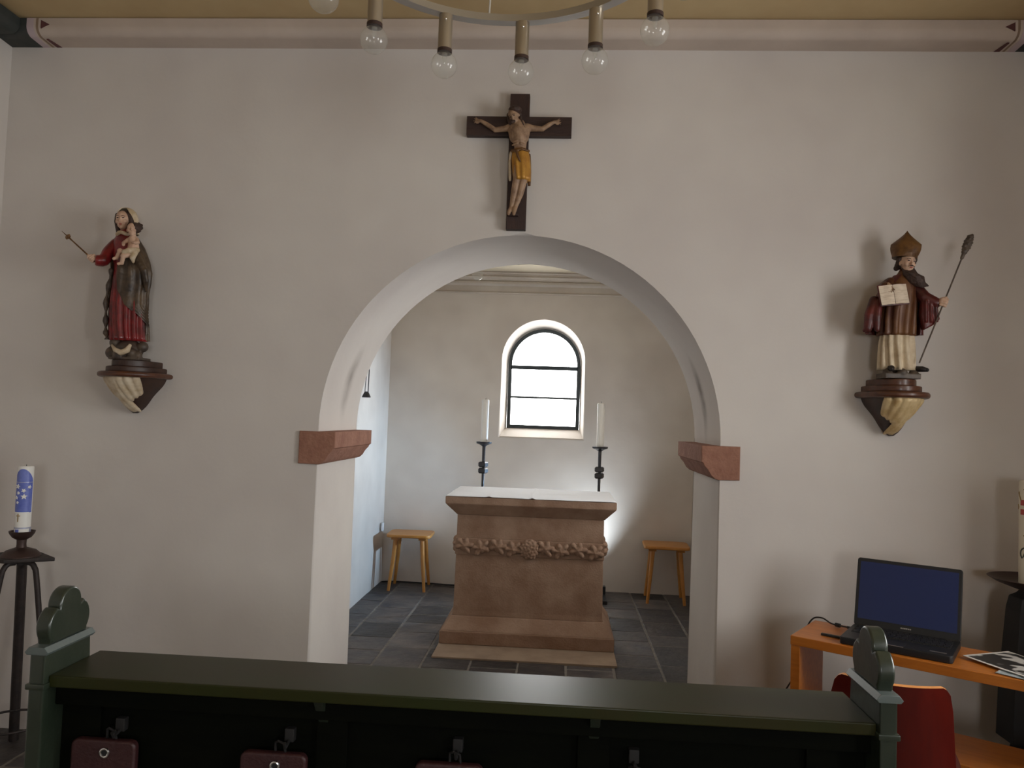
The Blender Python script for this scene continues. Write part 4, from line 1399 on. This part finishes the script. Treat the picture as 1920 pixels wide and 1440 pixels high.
# wide right sleeve with its hanging point
bm = prism([(0.066, 0.345), (0.098, 0.335), (0.124, 0.322), (0.138, 0.245), (0.115, 0.222), (0.074, 0.198), (0.062, 0.26)], 'y', -0.058, -0.022, 0.010, 3)
limb(bm, [(0.056, -0.005, 0.385), (0.082, -0.035, 0.335), (0.118, -0.055, 0.312)], [0.026, 0.026, 0.022])
for k in range(3):
    limb(bm, [(0.078 + 0.018 * k, -0.060, 0.315), (0.078 + 0.022 * k, -0.062, 0.235)], [0.007, 0.005])
carved('sleeve', bm, M['cope'], cp, 0.0035, 1)
bm = bm_new()
limb(bm, [(-0.042, -0.005, 0.395), (-0.078, -0.030, 0.370), (-0.084, -0.058, 0.372)], [0.026, 0.026, 0.020])
carved('sleeve', bm, M['chasuble'], cp, 0.0035, 1)
# head, hair, beard, mitre
bm = bm_new()
BM = head_shape(bm, (0.016, -0.026, 0.478), 0.98, R(8), R(5))
limb(bm, [(0.014, -0.010, 0.43), (0.015, -0.016, 0.46)], [0.016, 0.016])
bh = carved('head', bm, M['flesh_pale'], bis, 0.0022, 1)
face_paint(BM, bh)
bm = bm_new()
for k in range(9):
    u = (k - 4) / 4.0
    x0 = 0.019 + u * 0.020
    y0 = -0.052 + 0.018 * u * u
    dx = 0.045 + 0.012 * u
    limb(bm, [(x0, y0 + 0.004, 0.441 + 0.012 * u * u), (x0 + dx * 0.15, y0 - 0.004, 0.428), (x0 + dx * 0.45 + 0.005 * math.sin(k), y0 - 0.010, 0.415), (x0 + dx * 0.75 - 0.004 * math.sin(k), y0 - 0.004, 0.395), (x0 + dx + 0.002, y0 + 0.004, 0.375 + 0.01 * abs(u))], [0.006, 0.008, 0.0085, 0.007, 0.004])
limb(bm, [(0.004, -0.061, 0.4575), (0.018, -0.066, 0.461), (0.032, -0.060, 0.4565)], [0.002, 0.003, 0.002])
carved('beard', bm, M['hair'], bh, 0.0028, 1)
bm = bm_new()
for s in (-1, 1):
    for k in range(4):
        ball(bm, (0.017 + s * 0.030, -0.022 + 0.010 * k, 0.492 - 0.010 * k), 0.012, u=8, v=6)
ball(bm, (0.016, 0.0, 0.485), (0.032, 0.026, 0.034))
carved('hair', bm, M['hair'], bh, 0.003, 1)


def mitre_pt(u, v):
    th = 2 * PI * u
    c_, s_ = math.sin(th), -math.cos(th)
    top = 0.052 + 0.050 * abs(s_) ** 1.6
    z = v * top
    rx = 0.040 + 0.013 * math.sin(min(1.0, v * 1.15) * PI * 0.55)
    ry = 0.038 * (1 - 0.75 * v ** 1.8)
    rx *= (1 - 0.90 * max(0, z - 0.052) / 0.052) if z > 0.052 else 1.0
    return (rx * c_, ry * s_, z)


bm, rows = grid(mitre_pt, 72, 20, None, True)
bm.faces.new(list(reversed(rows[0])))
for i in range(36):
    a, b = rows[-1][i], rows[-1][(i + 1) % 72]
    c_, d_ = rows[-1][(72 - i - 1) % 72], rows[-1][(72 - i) % 72]
    try:
        if i == 0:
            bm.faces.new((a, b, c_))
        elif len({a, b, c_, d_}) == 4:
            bm.faces.new((a, b, c_, d_))
        else:
            bm.faces.new(tuple(dict.fromkeys((a, b, c_, d_))))
    except ValueError:
        pass
mi = obj('mitre', bm, M['gilt_brown'], bis, 50)
mi.location = (0.010, -0.014, 0.499)
mi.rotation_euler = (R(-4), R(5), R(-30))
bm = bm_new()
lathe([(0.0415, 0.0), (0.0435, 0.0), (0.0445, 0.014), (0.0425, 0.014)], 40, bm=bm, sy=0.95)
obj('mitre_band', bm, M['gilt_brown'], mi, 40)
mi.scale = (1.10, 1.10, 1.12)
# book: cover, two page blocks
bk = obj('book', box(-0.060, 0.060, 0.0, 0.006, -0.044, 0.044, 0.002), M['cope'], bis)
bk.location = (-0.060, -0.082, 0.336)
bk.rotation_euler = (R(-8), R(-7), R(6))
for s in (-1, 1):
    bm, rows = grid(lambda u, v: (s * (0.001 + 0.056 * u), -0.003 - 0.007 * math.sin(PI * min(1, u * 1.25 + 0.1)) * (1 - 0.4 * u), -0.040 + 0.080 * v), 12, 3)
    solidify(bm, 0.004)
    obj('page', bm, M['text'], bk, 60)
bm = bm_new()
open_hand(bm, (-0.078, -0.075, 0.382), (0.22, -0.35, -0.9), (-0.1, -1, 0.1), 0.042, 1.4, -1)
carved('hand', bm, M['flesh'], bis, 0.0016, 1)
s0, s1 = Vector((0.056, -0.055, 0.064)), Vector((0.206, -0.085, 0.495))
bm = bm_new()
fist(bm, s0 + (s1 - s0) * 0.572, s1 - s0, 0.0135, 1)
limb(bm, [(0.120, -0.056, 0.312), (0.132, -0.068, 0.312)], [0.013, 0.012])
carved('hand', bm, M['flesh_pale'], bis, 0.0016, 1)
st = obj('staff', tube([s0, s0 + (s1 - s0) * 0.5, s1 + (s1 - s0) * 0.02], 0.0032, 8), M['rock'], bis)
bm = bm_new()
sdir = (s1 - s0).normalized()
limb(bm, [s1 - sdir * 0.005, s1 + sdir * 0.02], [0.007, 0.008])
for k in range(7):
    t_ = 0.02 + 0.011 * k
    w = 0.013 * math.sin(PI * (k + 1) / 8.5) + 0.003
    for a in range(0, 360, 60):
        n1 = sdir.orthogonal().normalized()
        n2 = sdir.cross(n1)
        off = n1 * math.cos(R(a + 30 * k)) + n2 * math.sin(R(a + 30 * k))
        ball(bm, s1 + sdir * t_ + off * w * 0.8, 0.006, u=8, v=6)
    ball(bm, s1 + sdir * t_, w, u=8, v=6)
ball(bm, s1 + sdir * 0.092 + Vector((0.004, 0, 0)), 0.007)
carved('staff_head', bm, M['rock'], st, 0.0026, 1)

# ------------------------------------------------------------------ crucifix
cr = thing('crucifix', 'dark wooden crucifix with gold-loincloth figure on the wall above the arch', 'crucifix', (-0.032, 0.0, 2.302))
obj('upright', box(-0.043, 0.043, -0.036, -0.002, 0.0, 0.609, 0.002), M['darkwood'], cr)
obj('crossbar', box(-0.234, 0.232, -0.0385, -0.004, 0.419, 0.505, 0.002), M['darkwood_h'], cr)
bm = bm_new()
yb = -0.062
# torso, arms, legs in one continuous body
limb(bm, [(0.000, yb, 0.455), (0.002, yb - 0.004, 0.430), (0.006, yb - 0.004, 0.395), (0.010, yb, 0.355), (0.012, yb, 0.32), (0.012, yb, 0.29)], [0.030, 0.036, 0.033, 0.026, 0.030, 0.031], 14)
limb(bm, [(-0.020, yb, 0.435), (-0.016, yb - 0.004, 0.40)], [0.028, 0.024])
limb(bm, [(0.024, yb, 0.435), (0.024, yb - 0.004, 0.40)], [0.028, 0.023])
for k in range(4):
    for s in (-1, 1):
        limb(bm, [(0.004 + s * 0.008, yb - 0.030, 0.405 - 0.013 * k), (0.005 + s * 0.028, yb - 0.018, 0.400 - 0.013 * k)], [0.004, 0.004])
limb(bm, [(-0.034, yb + 0.002, 0.448), (-0.060, yb + 0.002, 0.441), (-0.105, yb + 0.006, 0.437), (-0.140, yb + 0.006, 0.460), (-0.170, yb + 0.008, 0.478)], [0.018, 0.014, 0.0115, 0.0105, 0.0075])
limb(bm, [(0.036, yb + 0.002, 0.448), (0.062, yb + 0.002, 0.444), (0.104, yb + 0.006, 0.443), (0.132, yb + 0.006, 0.462), (0.155, yb + 0.008, 0.476)], [0.018, 0.014, 0.0115, 0.0105, 0.0075])
open_hand(bm, (-0.168, yb + 0.008, 0.477), (-0.9, 0.1, 0.15), (0, -1, 0), 0.036, 3.2, 1)
open_hand(bm, (0.153, yb + 0.008, 0.475), (0.9, 0.1, 0.15), (0, -1, 0), 0.036, 3.2, -1)
limb(bm, [(0.000, yb, 0.300), (0.000, yb - 0.010, 0.215), (-0.010, yb - 0.002, 0.15), (-0.020, yb + 0.004, 0.092), (-0.026, yb - 0.012, 0.072), (-0.030, yb - 0.018, 0.058)], [0.026, 0.018, 0.0155, 0.010, 0.010, 0.007])
limb(bm, [(0.026, yb, 0.300), (0.030, yb - 0.010, 0.215), (0.016, yb - 0.004, 0.15), (-0.002, yb + 0.002, 0.094), (-0.006, yb - 0.014, 0.072), (-0.007, yb - 0.020, 0.056)], [0.026, 0.018, 0.0155, 0.010, 0.010, 0.007])
limb(bm, [(-0.006, yb - 0.004, 0.46), (-0.014, yb - 0.010, 0.480)], [0.015, 0.014])
FM = head_shape(bm, (-0.022, yb - 0.018, 0.490), 0.80, R(-20), R(-16), R(24))
fig = carved('figure', bm, M['flesh'], cr, 0.0024, 1)
face_paint(FM, fig)
bm = bm_new()
ball(bm, (-0.018, yb - 0.006, 0.505), (0.029, 0.030, 0.024))
ball(bm, (-0.017, yb - 0.022, 0.515), (0.030, 0.032, 0.018))
limb(bm, [(-0.046, yb - 0.008, 0.50), (-0.046, yb - 0.010, 0.476), (-0.036, yb - 0.012, 0.455)], [0.009, 0.008, 0.006])
limb(bm, [(0.004, yb - 0.010, 0.50), (0.008, yb - 0.016, 0.475), (0.018, yb - 0.022, 0.452), (0.024, yb - 0.026, 0.436)], [0.009, 0.007, 0.006, 0.004])
carved('hair', bm, M['hair'], fig, 0.0026, 1)
bm = bm_new()
limb(bm, [(-0.034, yb - 0.034, 0.463), (-0.029, yb - 0.038, 0.456), (-0.018, yb - 0.036, 0.461)], [0.006, 0.007, 0.006])
carved('beard', bm, M['hair'], fig, 0.002, 1)
obj('loincloth', folded([(0.208, 0.022, yb, 0.036, 0.036, 0.003), (0.25, 0.019, yb, 0.039, 0.037, 0.003), (0.30, 0.014, yb, 0.040, 0.037, 0.002), (0.335, 0.012, yb, 0.037, 0.035, 0.001), (0.345, 0.011, yb, 0.034, 0.032, 0.0)], 100, 9, 2.0), M['gold'], cr, 180)
bm = bm_new()
limb(bm, [(-0.026, yb - 0.016, 0.337), (-0.004, yb - 0.036, 0.332), (0.020, yb - 0.038, 0.338), (0.048, yb - 0.016, 0.336)], [0.007, 0.008, 0.007, 0.006])
limb(bm, [(-0.004, yb - 0.038, 0.330), (0.004, yb - 0.040, 0.305), (0.014, yb - 0.038, 0.282)], [0.007, 0.006, 0.003])
carved('girdle', bm, M['gilt_brown'], cr, 0.0026, 1)
obj('cloth_tail', tube(wob([(-0.028, yb - 0.010, 0.335), (-0.034, yb, 0.30), (-0.032, yb, 0.25), (-0.030, yb, 0.208)], 4), [0.006, 0.007, 0.007, 0.006, 0.006, 0.006, 0.006, 0.0065, 0.007, 0.007, 0.0065, 0.006, 0.005], 8, flat=(1, 0.6)), M['cream'], cr, 180)
obj('cloth_tail', tube(wob([(0.050, yb + 0.004, 0.33), (0.054, yb + 0.008, 0.27), (0.054, yb + 0.010, 0.19)], 4), [0.005, 0.006, 0.006, 0.006, 0.006, 0.007, 0.007, 0.007, 0.006], 8, flat=(1, 0.6)), M['gilt_brown'], cr, 180)
obj('foot_rest', box(-0.035, 0.010, -0.060, -0.036, 0.056, 0.066, 0.002), M['darkwood'], cr)

# ------------------------------------------------------------------ left candle stand with blue candle
LX, LY = -2.055, -0.25
ls = thing('candle_stand', 'black wrought-iron tripod candle stand in the left corner', 'candle stand', (LX, LY, 0))
tri = [(0.19, 0.06), (-0.05, 0.175), (-0.14, -0.02), (-0.02, -0.13)]
obj('top_plate', prism([(0.150, 0.0), (0.02, 0.10), (-0.10, 0.10), (-0.16, 0.0), (-0.10, -0.08), (0.0, -0.10)], 'z', 0.806, 0.822, 0.003), M['iron'], ls)
for a, l in ((R(240), 0.19), (R(2), 0.19), (R(120), 0.165)):
    c_, s_ = math.cos(a), math.sin(a)
    n = 6
    pts = [(0.02 * c_, 0.02 * s_, 0.795), (0.045 * c_, 0.045 * s_, 0.793), (0.062 * c_, 0.062 * s_, 0.775), (0.075 * c_, 0.075 * s_, 0.72), (0.12 * c_, 0.12 * s_, 0.40), (l * c_, l * s_, 0.0)]
    obj('leg', tube(wob(pts, 4), 0.0115 if s_ < 0.5 else 0.020, 8), M['iron'], ls, 60)
obj('brace_ring', tube([(0.135 * math.cos(2 * PI * k / 40), 0.135 * math.sin(2 * PI * k / 40), 0.135) for k in range(40)], 0.005, 8, closed=True), M['iron'], ls)
obj('brace_bar', tube([(0.04, 0.16, 0.155), (0.22, 0.15, 0.15)], 0.004, 6), M['iron'], ls)
obj('dome', lathe([(0.0, 0.82), (0.075, 0.82), (0.074, 0.828), (0.056, 0.845), (0.028, 0.855), (0.02, 0.858), (0.0, 0.858)], 28), M['brown_iron'], ls)
obj('neck', lathe([(0.0, 0.855), (0.020, 0.855), (0.018, 0.87), (0.019, 0.893), (0.0, 0.893)], 20), M['brown_iron'], ls)
obj('cup', lathe([(0.0, 0.890), (0.02, 0.890), (0.036, 0.900), (0.047, 0.916), (0.050, 0.926), (0.047, 0.926), (0.034, 0.908), (0.0, 0.905)], 28), M['brown_iron'], ls)


def wrap(r, a0, a1, z0, z1, n=16, topfn=None, t_=0.0015):
    """patch on a candle of radius r; angles in degrees, 0 = facing -y"""
    def fn(u, v):
        a = R(a0 + (a1 - a0) * u)
        zt = z1 if topfn is None else topfn(u)
        return (r * math.sin(a), -r * math.cos(a), z0 + (zt - z0) * v)
    b_, rows_ = grid(fn, n, 6)
    return solidify(b_, t_)


def on_cyl(poly, r, t_=0.002):
    """flat outline (arc length, z) bent round a candle as a thin raised patch"""
    b_ = bm_new()
    A = [b_.verts.new((r * math.sin(p[0] / r), -r * math.cos(p[0] / r), p[1])) for p in poly]
    B = [b_.verts.new(((r + t_) * math.sin(p[0] / r), -(r + t_) * math.cos(p[0] / r), p[1])) for p in poly]
    n = len(poly)
    b_.faces.new(A)
    b_.faces.new(list(reversed(B)))
    for i in range(n):
        b_.faces.new((A[i], B[i], B[(i + 1) % n], A[(i + 1) % n]))
    return b_


bc = thing('candle', 'white candle with blue wax panel and white star flowers on the left tripod', 'candle', (LX, LY, 0.9075), R(22))
rc = 0.030
obj('wax_body', lathe([(0, 0), (rc, 0), (rc, 0.288), (rc - 0.004, 0.292), (0, 0.288)], 32), M['wax'], bc)
obj('wick', tube([(0, 0, 0.285), (0.001, 0, 0.297)], 0.0015, 6), M['black'], bc)
obj('blue_panel', wrap(rc + 0.001, -88, 75, 0.098, 0.25, 24, lambda u: 0.232 + 0.048 * math.sin(PI * min(1, max(0, u))) ** 0.8), M['blue'], bc)
obj('silver_line', wrap(rc + 0.0022, -88, 75, 0.223, 0.2255, 20), M['silver'], bc)
obj('white_band', wrap(rc + 0.0022, -60, 50, 0.094, 0.100, 20), M['wax'], bc)
for (px_, pz_, sz, rot) in ((-0.020, 0.207, 0.011, 10), (0.004, 0.190, 0.010, 30), (-0.016, 0.180, 0.008, 50), (0.006, 0.165, 0.013, 0), (0.024, 0.205, 0.009, 20), (-0.024, 0.160, 0.008, 70), (-0.018, 0.140, 0.007, 15)):
    pts = []
    for k in range(10):
        q = sz if k % 2 == 0 else sz * 0.45
        pts.append((px_ + q * math.sin(R(rot + 36 * k)), pz_ + q * math.cos(R(rot + 36 * k))))
    obj('star_flower', on_cyl(pts, rc + 0.0022), M['wax'], bc)
obj('gold_cross', on_cyl([(-0.014, 0.060), (-0.011, 0.060), (-0.011, 0.083), (-0.004, 0.083), (-0.004, 0.086), (-0.011, 0.086), (-0.011, 0.094), (-0.014, 0.094), (-0.014, 0.086), (-0.020, 0.086), (-0.020, 0.083), (-0.014, 0.083)], rc), M['gold_wax'], bc)
obj('silver_band', wrap(rc + 0.0008, -170, 170, 0.008, 0.036, 40), M['silver'], bc)
obj('band_panel', wrap(rc + 0.0020, -50, 60, 0.014, 0.030, 14), M['wax'], bc)
obj('blue_square', wrap(rc + 0.0032, -38, -12, 0.016, 0.028, 6), M['blue'], bc)

# ------------------------------------------------------------------ paschal candle and its black stand at the right edge
PX, PY = 2.045, -0.24
ps = thing('candle_stand', 'black candle stand with a wide shallow bowl behind the desk', 'candle stand', (PX, PY, 0))
obj('bowl', lathe([(0.0, 0.868), (0.035, 0.868), (0.075, 0.882), (0.125, 0.900), (0.155, 0.917), (0.150, 0.918), (0.115, 0.904), (0.0, 0.895)], 36), M['brown_iron'], ps)
obj('post', ring_loft([(0.105, 0.06, 0.30), (0.098, 0.058, 0.5), (0.075, 0.05, 0.80), (0.066, 0.045, 0.845), (0.045, 0.035, 0.858), (0.035, 0.03, 0.870)], 0.003), M['black_matte'], ps)
for a in (R(200), R(340), R(90)):
    c_, s_ = math.cos(a), math.sin(a)
    obj('leg', tube([(0.05 * c_, 0.04 * s_, 0.34), (0.10 * c_, 0.08 * s_, 0.2), (0.17 * c_, 0.14 * s_, 0.0)], [0.026, 0.022, 0.018], 10), M['black_matte'], ps)
pc = thing('candle', 'thick cream paschal candle with gold and red cross at the right edge', 'candle', (PX, PY, 0.8975), R(-58))
rp_ = 0.048
obj('wax_body', lathe([(0, 0), (rp_, 0), (rp_, 0.395), (rp_ - 0.005, 0.40), (0, 0.394)], 40), M['wax_cream'], pc)
obj('wick', tube([(0, 0, 0.39), (0.001, 0, 0.41)], 0.002, 6), M['black'], pc)


def diamond(x, z, w, h):
    return [(x - w, z), (x, z + h), (x + w, z), (x, z - h)]


for nm, poly, mm in (('cross_bar', [(-0.005, 0.19), (0.005, 0.19), (0.005, 0.36), (-0.005, 0.36)], 'gold_wax'), ('cross_bar', [(-0.045, 0.292), (0.045, 0.292), (0.045, 0.301), (-0.045, 0.301)], 'gold_wax'),
                     ('cross_end', diamond(0, 0.366, 0.011, 0.012), 'gold_wax'), ('cross_end', diamond(0, 0.188, 0.011, 0.012), 'gold_wax'), ('cross_end', diamond(-0.047, 0.2965, 0.010, 0.010), 'gold_wax'), ('cross_end', diamond(0.047, 0.2965, 0.010, 0.010), 'gold_wax')):
    obj(nm, on_cyl(poly, rp_), M[mm], pc)
for sx in (-1, 1):
    for (z0, z1) in ((0.268, 0.289), (0.304, 0.325)):
        obj('red_square', on_cyl([(sx * 0.007, z0), (sx * 0.024, z0), (sx * 0.024, z1), (sx * 0.007, z1)], rp_), M['red'], pc)
    obj('ray', on_cyl([(sx * 0.020, 0.322), (sx * 0.024, 0.320), (sx * 0.038, 0.345), (sx * 0.034, 0.348)], rp_), M['gold_wax'], pc)
    obj('ray_tip', on_cyl(diamond(sx * 0.037, 0.350, 0.006, 0.007), rp_), M['gold_wax'], pc)
# arc and letter A below the cross
arc_o = [(0.026 * math.cos(R(a)), 0.118 + 0.026 * math.sin(R(a))) for a in range(20, 245, 15)]
arc_i = [(0.021 * math.cos(R(a)), 0.118 + 0.021 * math.sin(R(a))) for a in range(230, 10, -15)]
obj('letter_arc', on_cyl(arc_o + arc_i, rp_), M['green_wax'], pc)
for poly in ([(-0.014, 0.104), (-0.010, 0.104), (0.002, 0.134), (-0.001, 0.137)], [(0.012, 0.104), (0.016, 0.104), (0.002, 0.137), (-0.001, 0.134)], [(-0.008, 0.114), (0.010, 0.114), (0.010, 0.117), (-0.008, 0.117)]):
    obj('letter_stroke', on_cyl(poly, rp_), M['green_wax'], pc)

# ------------------------------------------------------------------ desk
DZ = 0.715
DR = R(-34)
desk = thing('desk', 'narrow orange wooden desk with a lower shelf standing askew under the bishop', 'desk', (1.055, -0.475, 0), DR)
DL, DD = 1.15, 0.30
obj('top', box(0.0, DL, 0.0, DD, DZ - 0.034, DZ, 0.003), M['desk'], desk)
obj('side_panel', box(0.002, 0.034, 0.002, DD - 0.002, 0.0, DZ - 0.034, 0.002), M['desk'], desk)
obj('side_panel', box(DL - 0.034, DL - 0.002, 0.002, DD - 0.002, 0.0, DZ - 0.034, 0.002), M['desk'], desk)
obj('shelf', box(0.034, DL - 0.034, 0.004, DD - 0.004, 0.375, 0.410, 0.002), M['desk'], desk)
obj('back_rail', box(0.034, DL - 0.034, DD - 0.03, DD - 0.01, 0.05, 0.13, 0.002), M['desk'], desk)
dm = Matrix.Translation((1.055, -0.475, 0)) @ Matrix.Rotation(DR, 4, 'Z')


def on_desk(x, y, z=DZ):
    return dm @ Vector((x, y, z))


# laptop
lp = thing('laptop', 'open black laptop with blue sheen coloured into its dark screen on the desk', 'laptop', on_desk(0.338, 0.140, DZ + 0.0005), DR + R(2))
lw, ldp = 0.176, 0.120
obj('base', prism(rounded_rect(lw, ldp, 0.012), 'z', 0.0, 0.026, 0.004), M['black'], lp)
kb = obj('keyboard_tray', prism([(x, y + 0.035) for x, y in rounded_rect(lw - 0.018, 0.058, 0.006)], 'z', 0.0255, 0.0275, 0.0005), M['black_matte'], lp)
bm = bm_new()
for r_ in range(5):
    for c_ in range(16):
        x = -0.152 + c_ * 0.0192 + (0.004 if r_ % 2 else 0)
        y = 0.077 - r_ * 0.021
        bx(bm, x, x + 0.016, y - 0.009, y + 0.009, 0.027, 0.0295)
ko = obj('keys', bm, M['grey_key'], kb)
ko['kind'] = 'stuff'
obj('touchpad', box(-0.06, 0.03, -0.112, -0.058, 0.0258, 0.0268, 0.0006), M['grey_key'], lp)
obj('badge', box(0.105, 0.155, -0.100, -0.090, 0.0258, 0.0266, 0.0004), M['steel'], lp)
obj('touchpad_button', box(-0.058, 0.028, -0.120, -0.1135, 0.0258, 0.027, 0.0006), M['steel'], lp)
lid = obj('lid', prism(rounded_rect(lw, 0.126, 0.010), 'z', -0.006, 0.006, 0.003), M['black'], lp)
lid.rotation_euler = (R(90 - 14), 0, 0)
lid.location = (0, ldp - 0.006 + 0.126 * math.sin(R(14)), 0.022 + 0.126 * math.cos(R(14)))
obj('screen', box(-lw + 0.012, lw - 0.012, -0.099, 0.113, 0.0055, 0.0066), M['screen'], lid)
for k in range(6):
    obj('maker_mark', box(-0.016 + 0.006 * k, -0.0115 + 0.006 * k, -0.1135, -0.109, 0.0058, 0.0064), M['steel'], lid)
for s in (-1, 1):
    obj('hinge', tube([(s * 0.15 - 0.02, ldp - 0.010, 0.024), (s * 0.15 + 0.02, ldp - 0.010, 0.024)], 0.006, 10), M['black'], lp)
tag(obj('usb_stick', box(-0.03, 0.040, -0.007, 0.007, 0, 0.008, 0.002), M['black'], None), 'small black plug stick lying at the left edge of the laptop', 'usb stick')
us = bpy.data.objects['usb_stick']
us.location = on_desk(0.115, 0.085, DZ + 0.001)
us.rotation_euler = (0, 0, DR)
# power cord from the laptop over the desk edge
p1 = on_desk(0.225, 0.255, DZ + 0.014)
cord = thing('laptop_cable', 'black laptop power cord arching over the left end of the desk', 'cord', p1)
pts = [on_desk(0.150, 0.225, DZ + 0.012), on_desk(0.115, 0.238, DZ + 0.010), on_desk(0.075, 0.25, DZ + 0.010), on_desk(0.04, 0.26, DZ + 0.022), on_desk(0.005, 0.26, DZ + 0.014), on_desk(-0.018, 0.255, DZ - 0.03), on_desk(-0.03, 0.25, 0.60), on_desk(-0.06, 0.26, 0.5), on_desk(-0.12, 0.27, 0.38), on_desk(-0.17, 0.28, 0.2), on_desk(-0.16, 0.28, 0.05), on_desk(-0.10, 0.29, 0.006)]
obj('cord_line', tube([q - p1 for q in wob(pts, 6)], 0.003, 8), M['cord'], cord, 180)
obj('plug', tube([pts[0] - p1, pts[0] + (pts[1] - pts[0]) * 0.3 - p1], 0.005, 10), M['black'], cord)
obj('ferrite_bead', tube([pts[1] + (pts[2] - pts[1]) * 0.1 - p1, pts[1] + (pts[2] - pts[1]) * 0.55 - p1], 0.0075, 10), M['black'], cord)

# magazine with a black-and-white print and a pale leaflet under it
def sheet(w, h, curl, seed):
    def fn(u, v):
        return (w * (u - 0.5), h * (v - 0.5), curl * (u - 0.3) ** 2 + 0.002 * noise.noise(Vector((u * 3, v * 3, seed))))
    b_, _ = grid(fn, 16, 12)
    return solidify(b_, 0.0012)


mg = thing('magazine', 'magazine page with black-and-white photo lying right of the laptop', 'magazine', on_desk(0.715, 0.14, DZ + 0.006), DR - R(33))
b_, _ = grid(lambda u, v: (0.30 * (u - 0.5), 0.21 * (v - 0.5), 0.002 + 0.010 * (u - 0.4) ** 2), 16, 8)
obj('page', solidify(b_, 0.0015), M['paper'], mg)
b_, _ = grid(lambda u, v: (0.284 * (u - 0.5) + 0.004, 0.192 * (v - 0.5) + 0.002, 0.0042 + 0.010 * (u * 0.95 - 0.37) ** 2), 16, 8)
obj('photo_print', solidify(b_, 0.0008), M['print'], mg)
lf = obj('leaflet', sheet(0.15, 0.10, 0.0, 2.0), M['leaflet'], None)
lf.location = on_desk(0.72, 0.055, DZ + 0.003)
lf.rotation_euler = (0, 0, DR - R(12))
tag(lf, 'pale blue-grey leaflet peeping out under the magazine on the desk', 'leaflet')

# ------------------------------------------------------------------ red plywood chair before the desk
chr_ = thing('chair', 'glossy red-brown plywood chair between the pew and the desk', 'chair', (1.208, -0.955, 0), DR + R(16))
# local: back of the chair faces -y, seat towards +y


def back_pt(u, v):
    hw = 0.151 + 0.034 * (1 - v)
    x = (u - 0.5) * 2 * hw
    z = 0.36 + 0.385 * v
    y = -0.03 - 0.085 * v ** 1.3 + 0.055 * ((u - 0.5) * 2) ** 2
    # rounded top corners
    k = abs(u - 0.5) * 2
    if v > 0.8:
        z -= 0.022 * max(0, (k - 0.84) / 0.16) ** 2 * (v - 0.8) / 0.2
    return (x, y, z)


bm, rows = grid(back_pt, 28, 22)
solidify(bm, 0.012)
o = obj('backrest', bm, M['chair'], chr_, 50)
o.data.materials.append(M['ply_edge'])
for p_ in o.data.polygons:
    if p_.area < 0.00035 and len(p_.vertices) == 4:
        pass
nfront = 27 * 21
for i, p_ in enumerate(o.data.polygons):
    if i >= 2 * nfront:
        p_.material_index = 1


def seat_pt(u, v):
    hw = 0.20 + 0.012 * math.sin(PI * v)
    return ((u - 0.5) * 2 * hw, 0.0 + 0.33 * v, 0.440 + 0.010 * ((u - 0.5) * 2) ** 2 + 0.012 * v - 0.03 * max(0, v - 0.85))


bm, rows = grid(seat_pt, 20, 20)
solidify(bm, 0.012)
o = obj('seat', bm, M['chair'], chr_, 50)
for sx in (-1, 1):
    for (y0, y1) in ((0.05, -0.01), (0.25, 0.235)):
        obj('leg', tube([(sx * 0.14, y0, 0.43), (sx * 0.165, (y0 + y1) / 2, 0.22), (sx * 0.19, y1, 0.0)], 0.011, 10), M['steel'], chr_)
    obj('back_bracket', tube([(sx * 0.10, 0.10, 0.428), (sx * 0.10, 0.0, 0.425), (sx * 0.10, -0.02, 0.45), (sx * 0.10, -0.035, 0.52)], 0.009, 8), M['steel'], chr_)
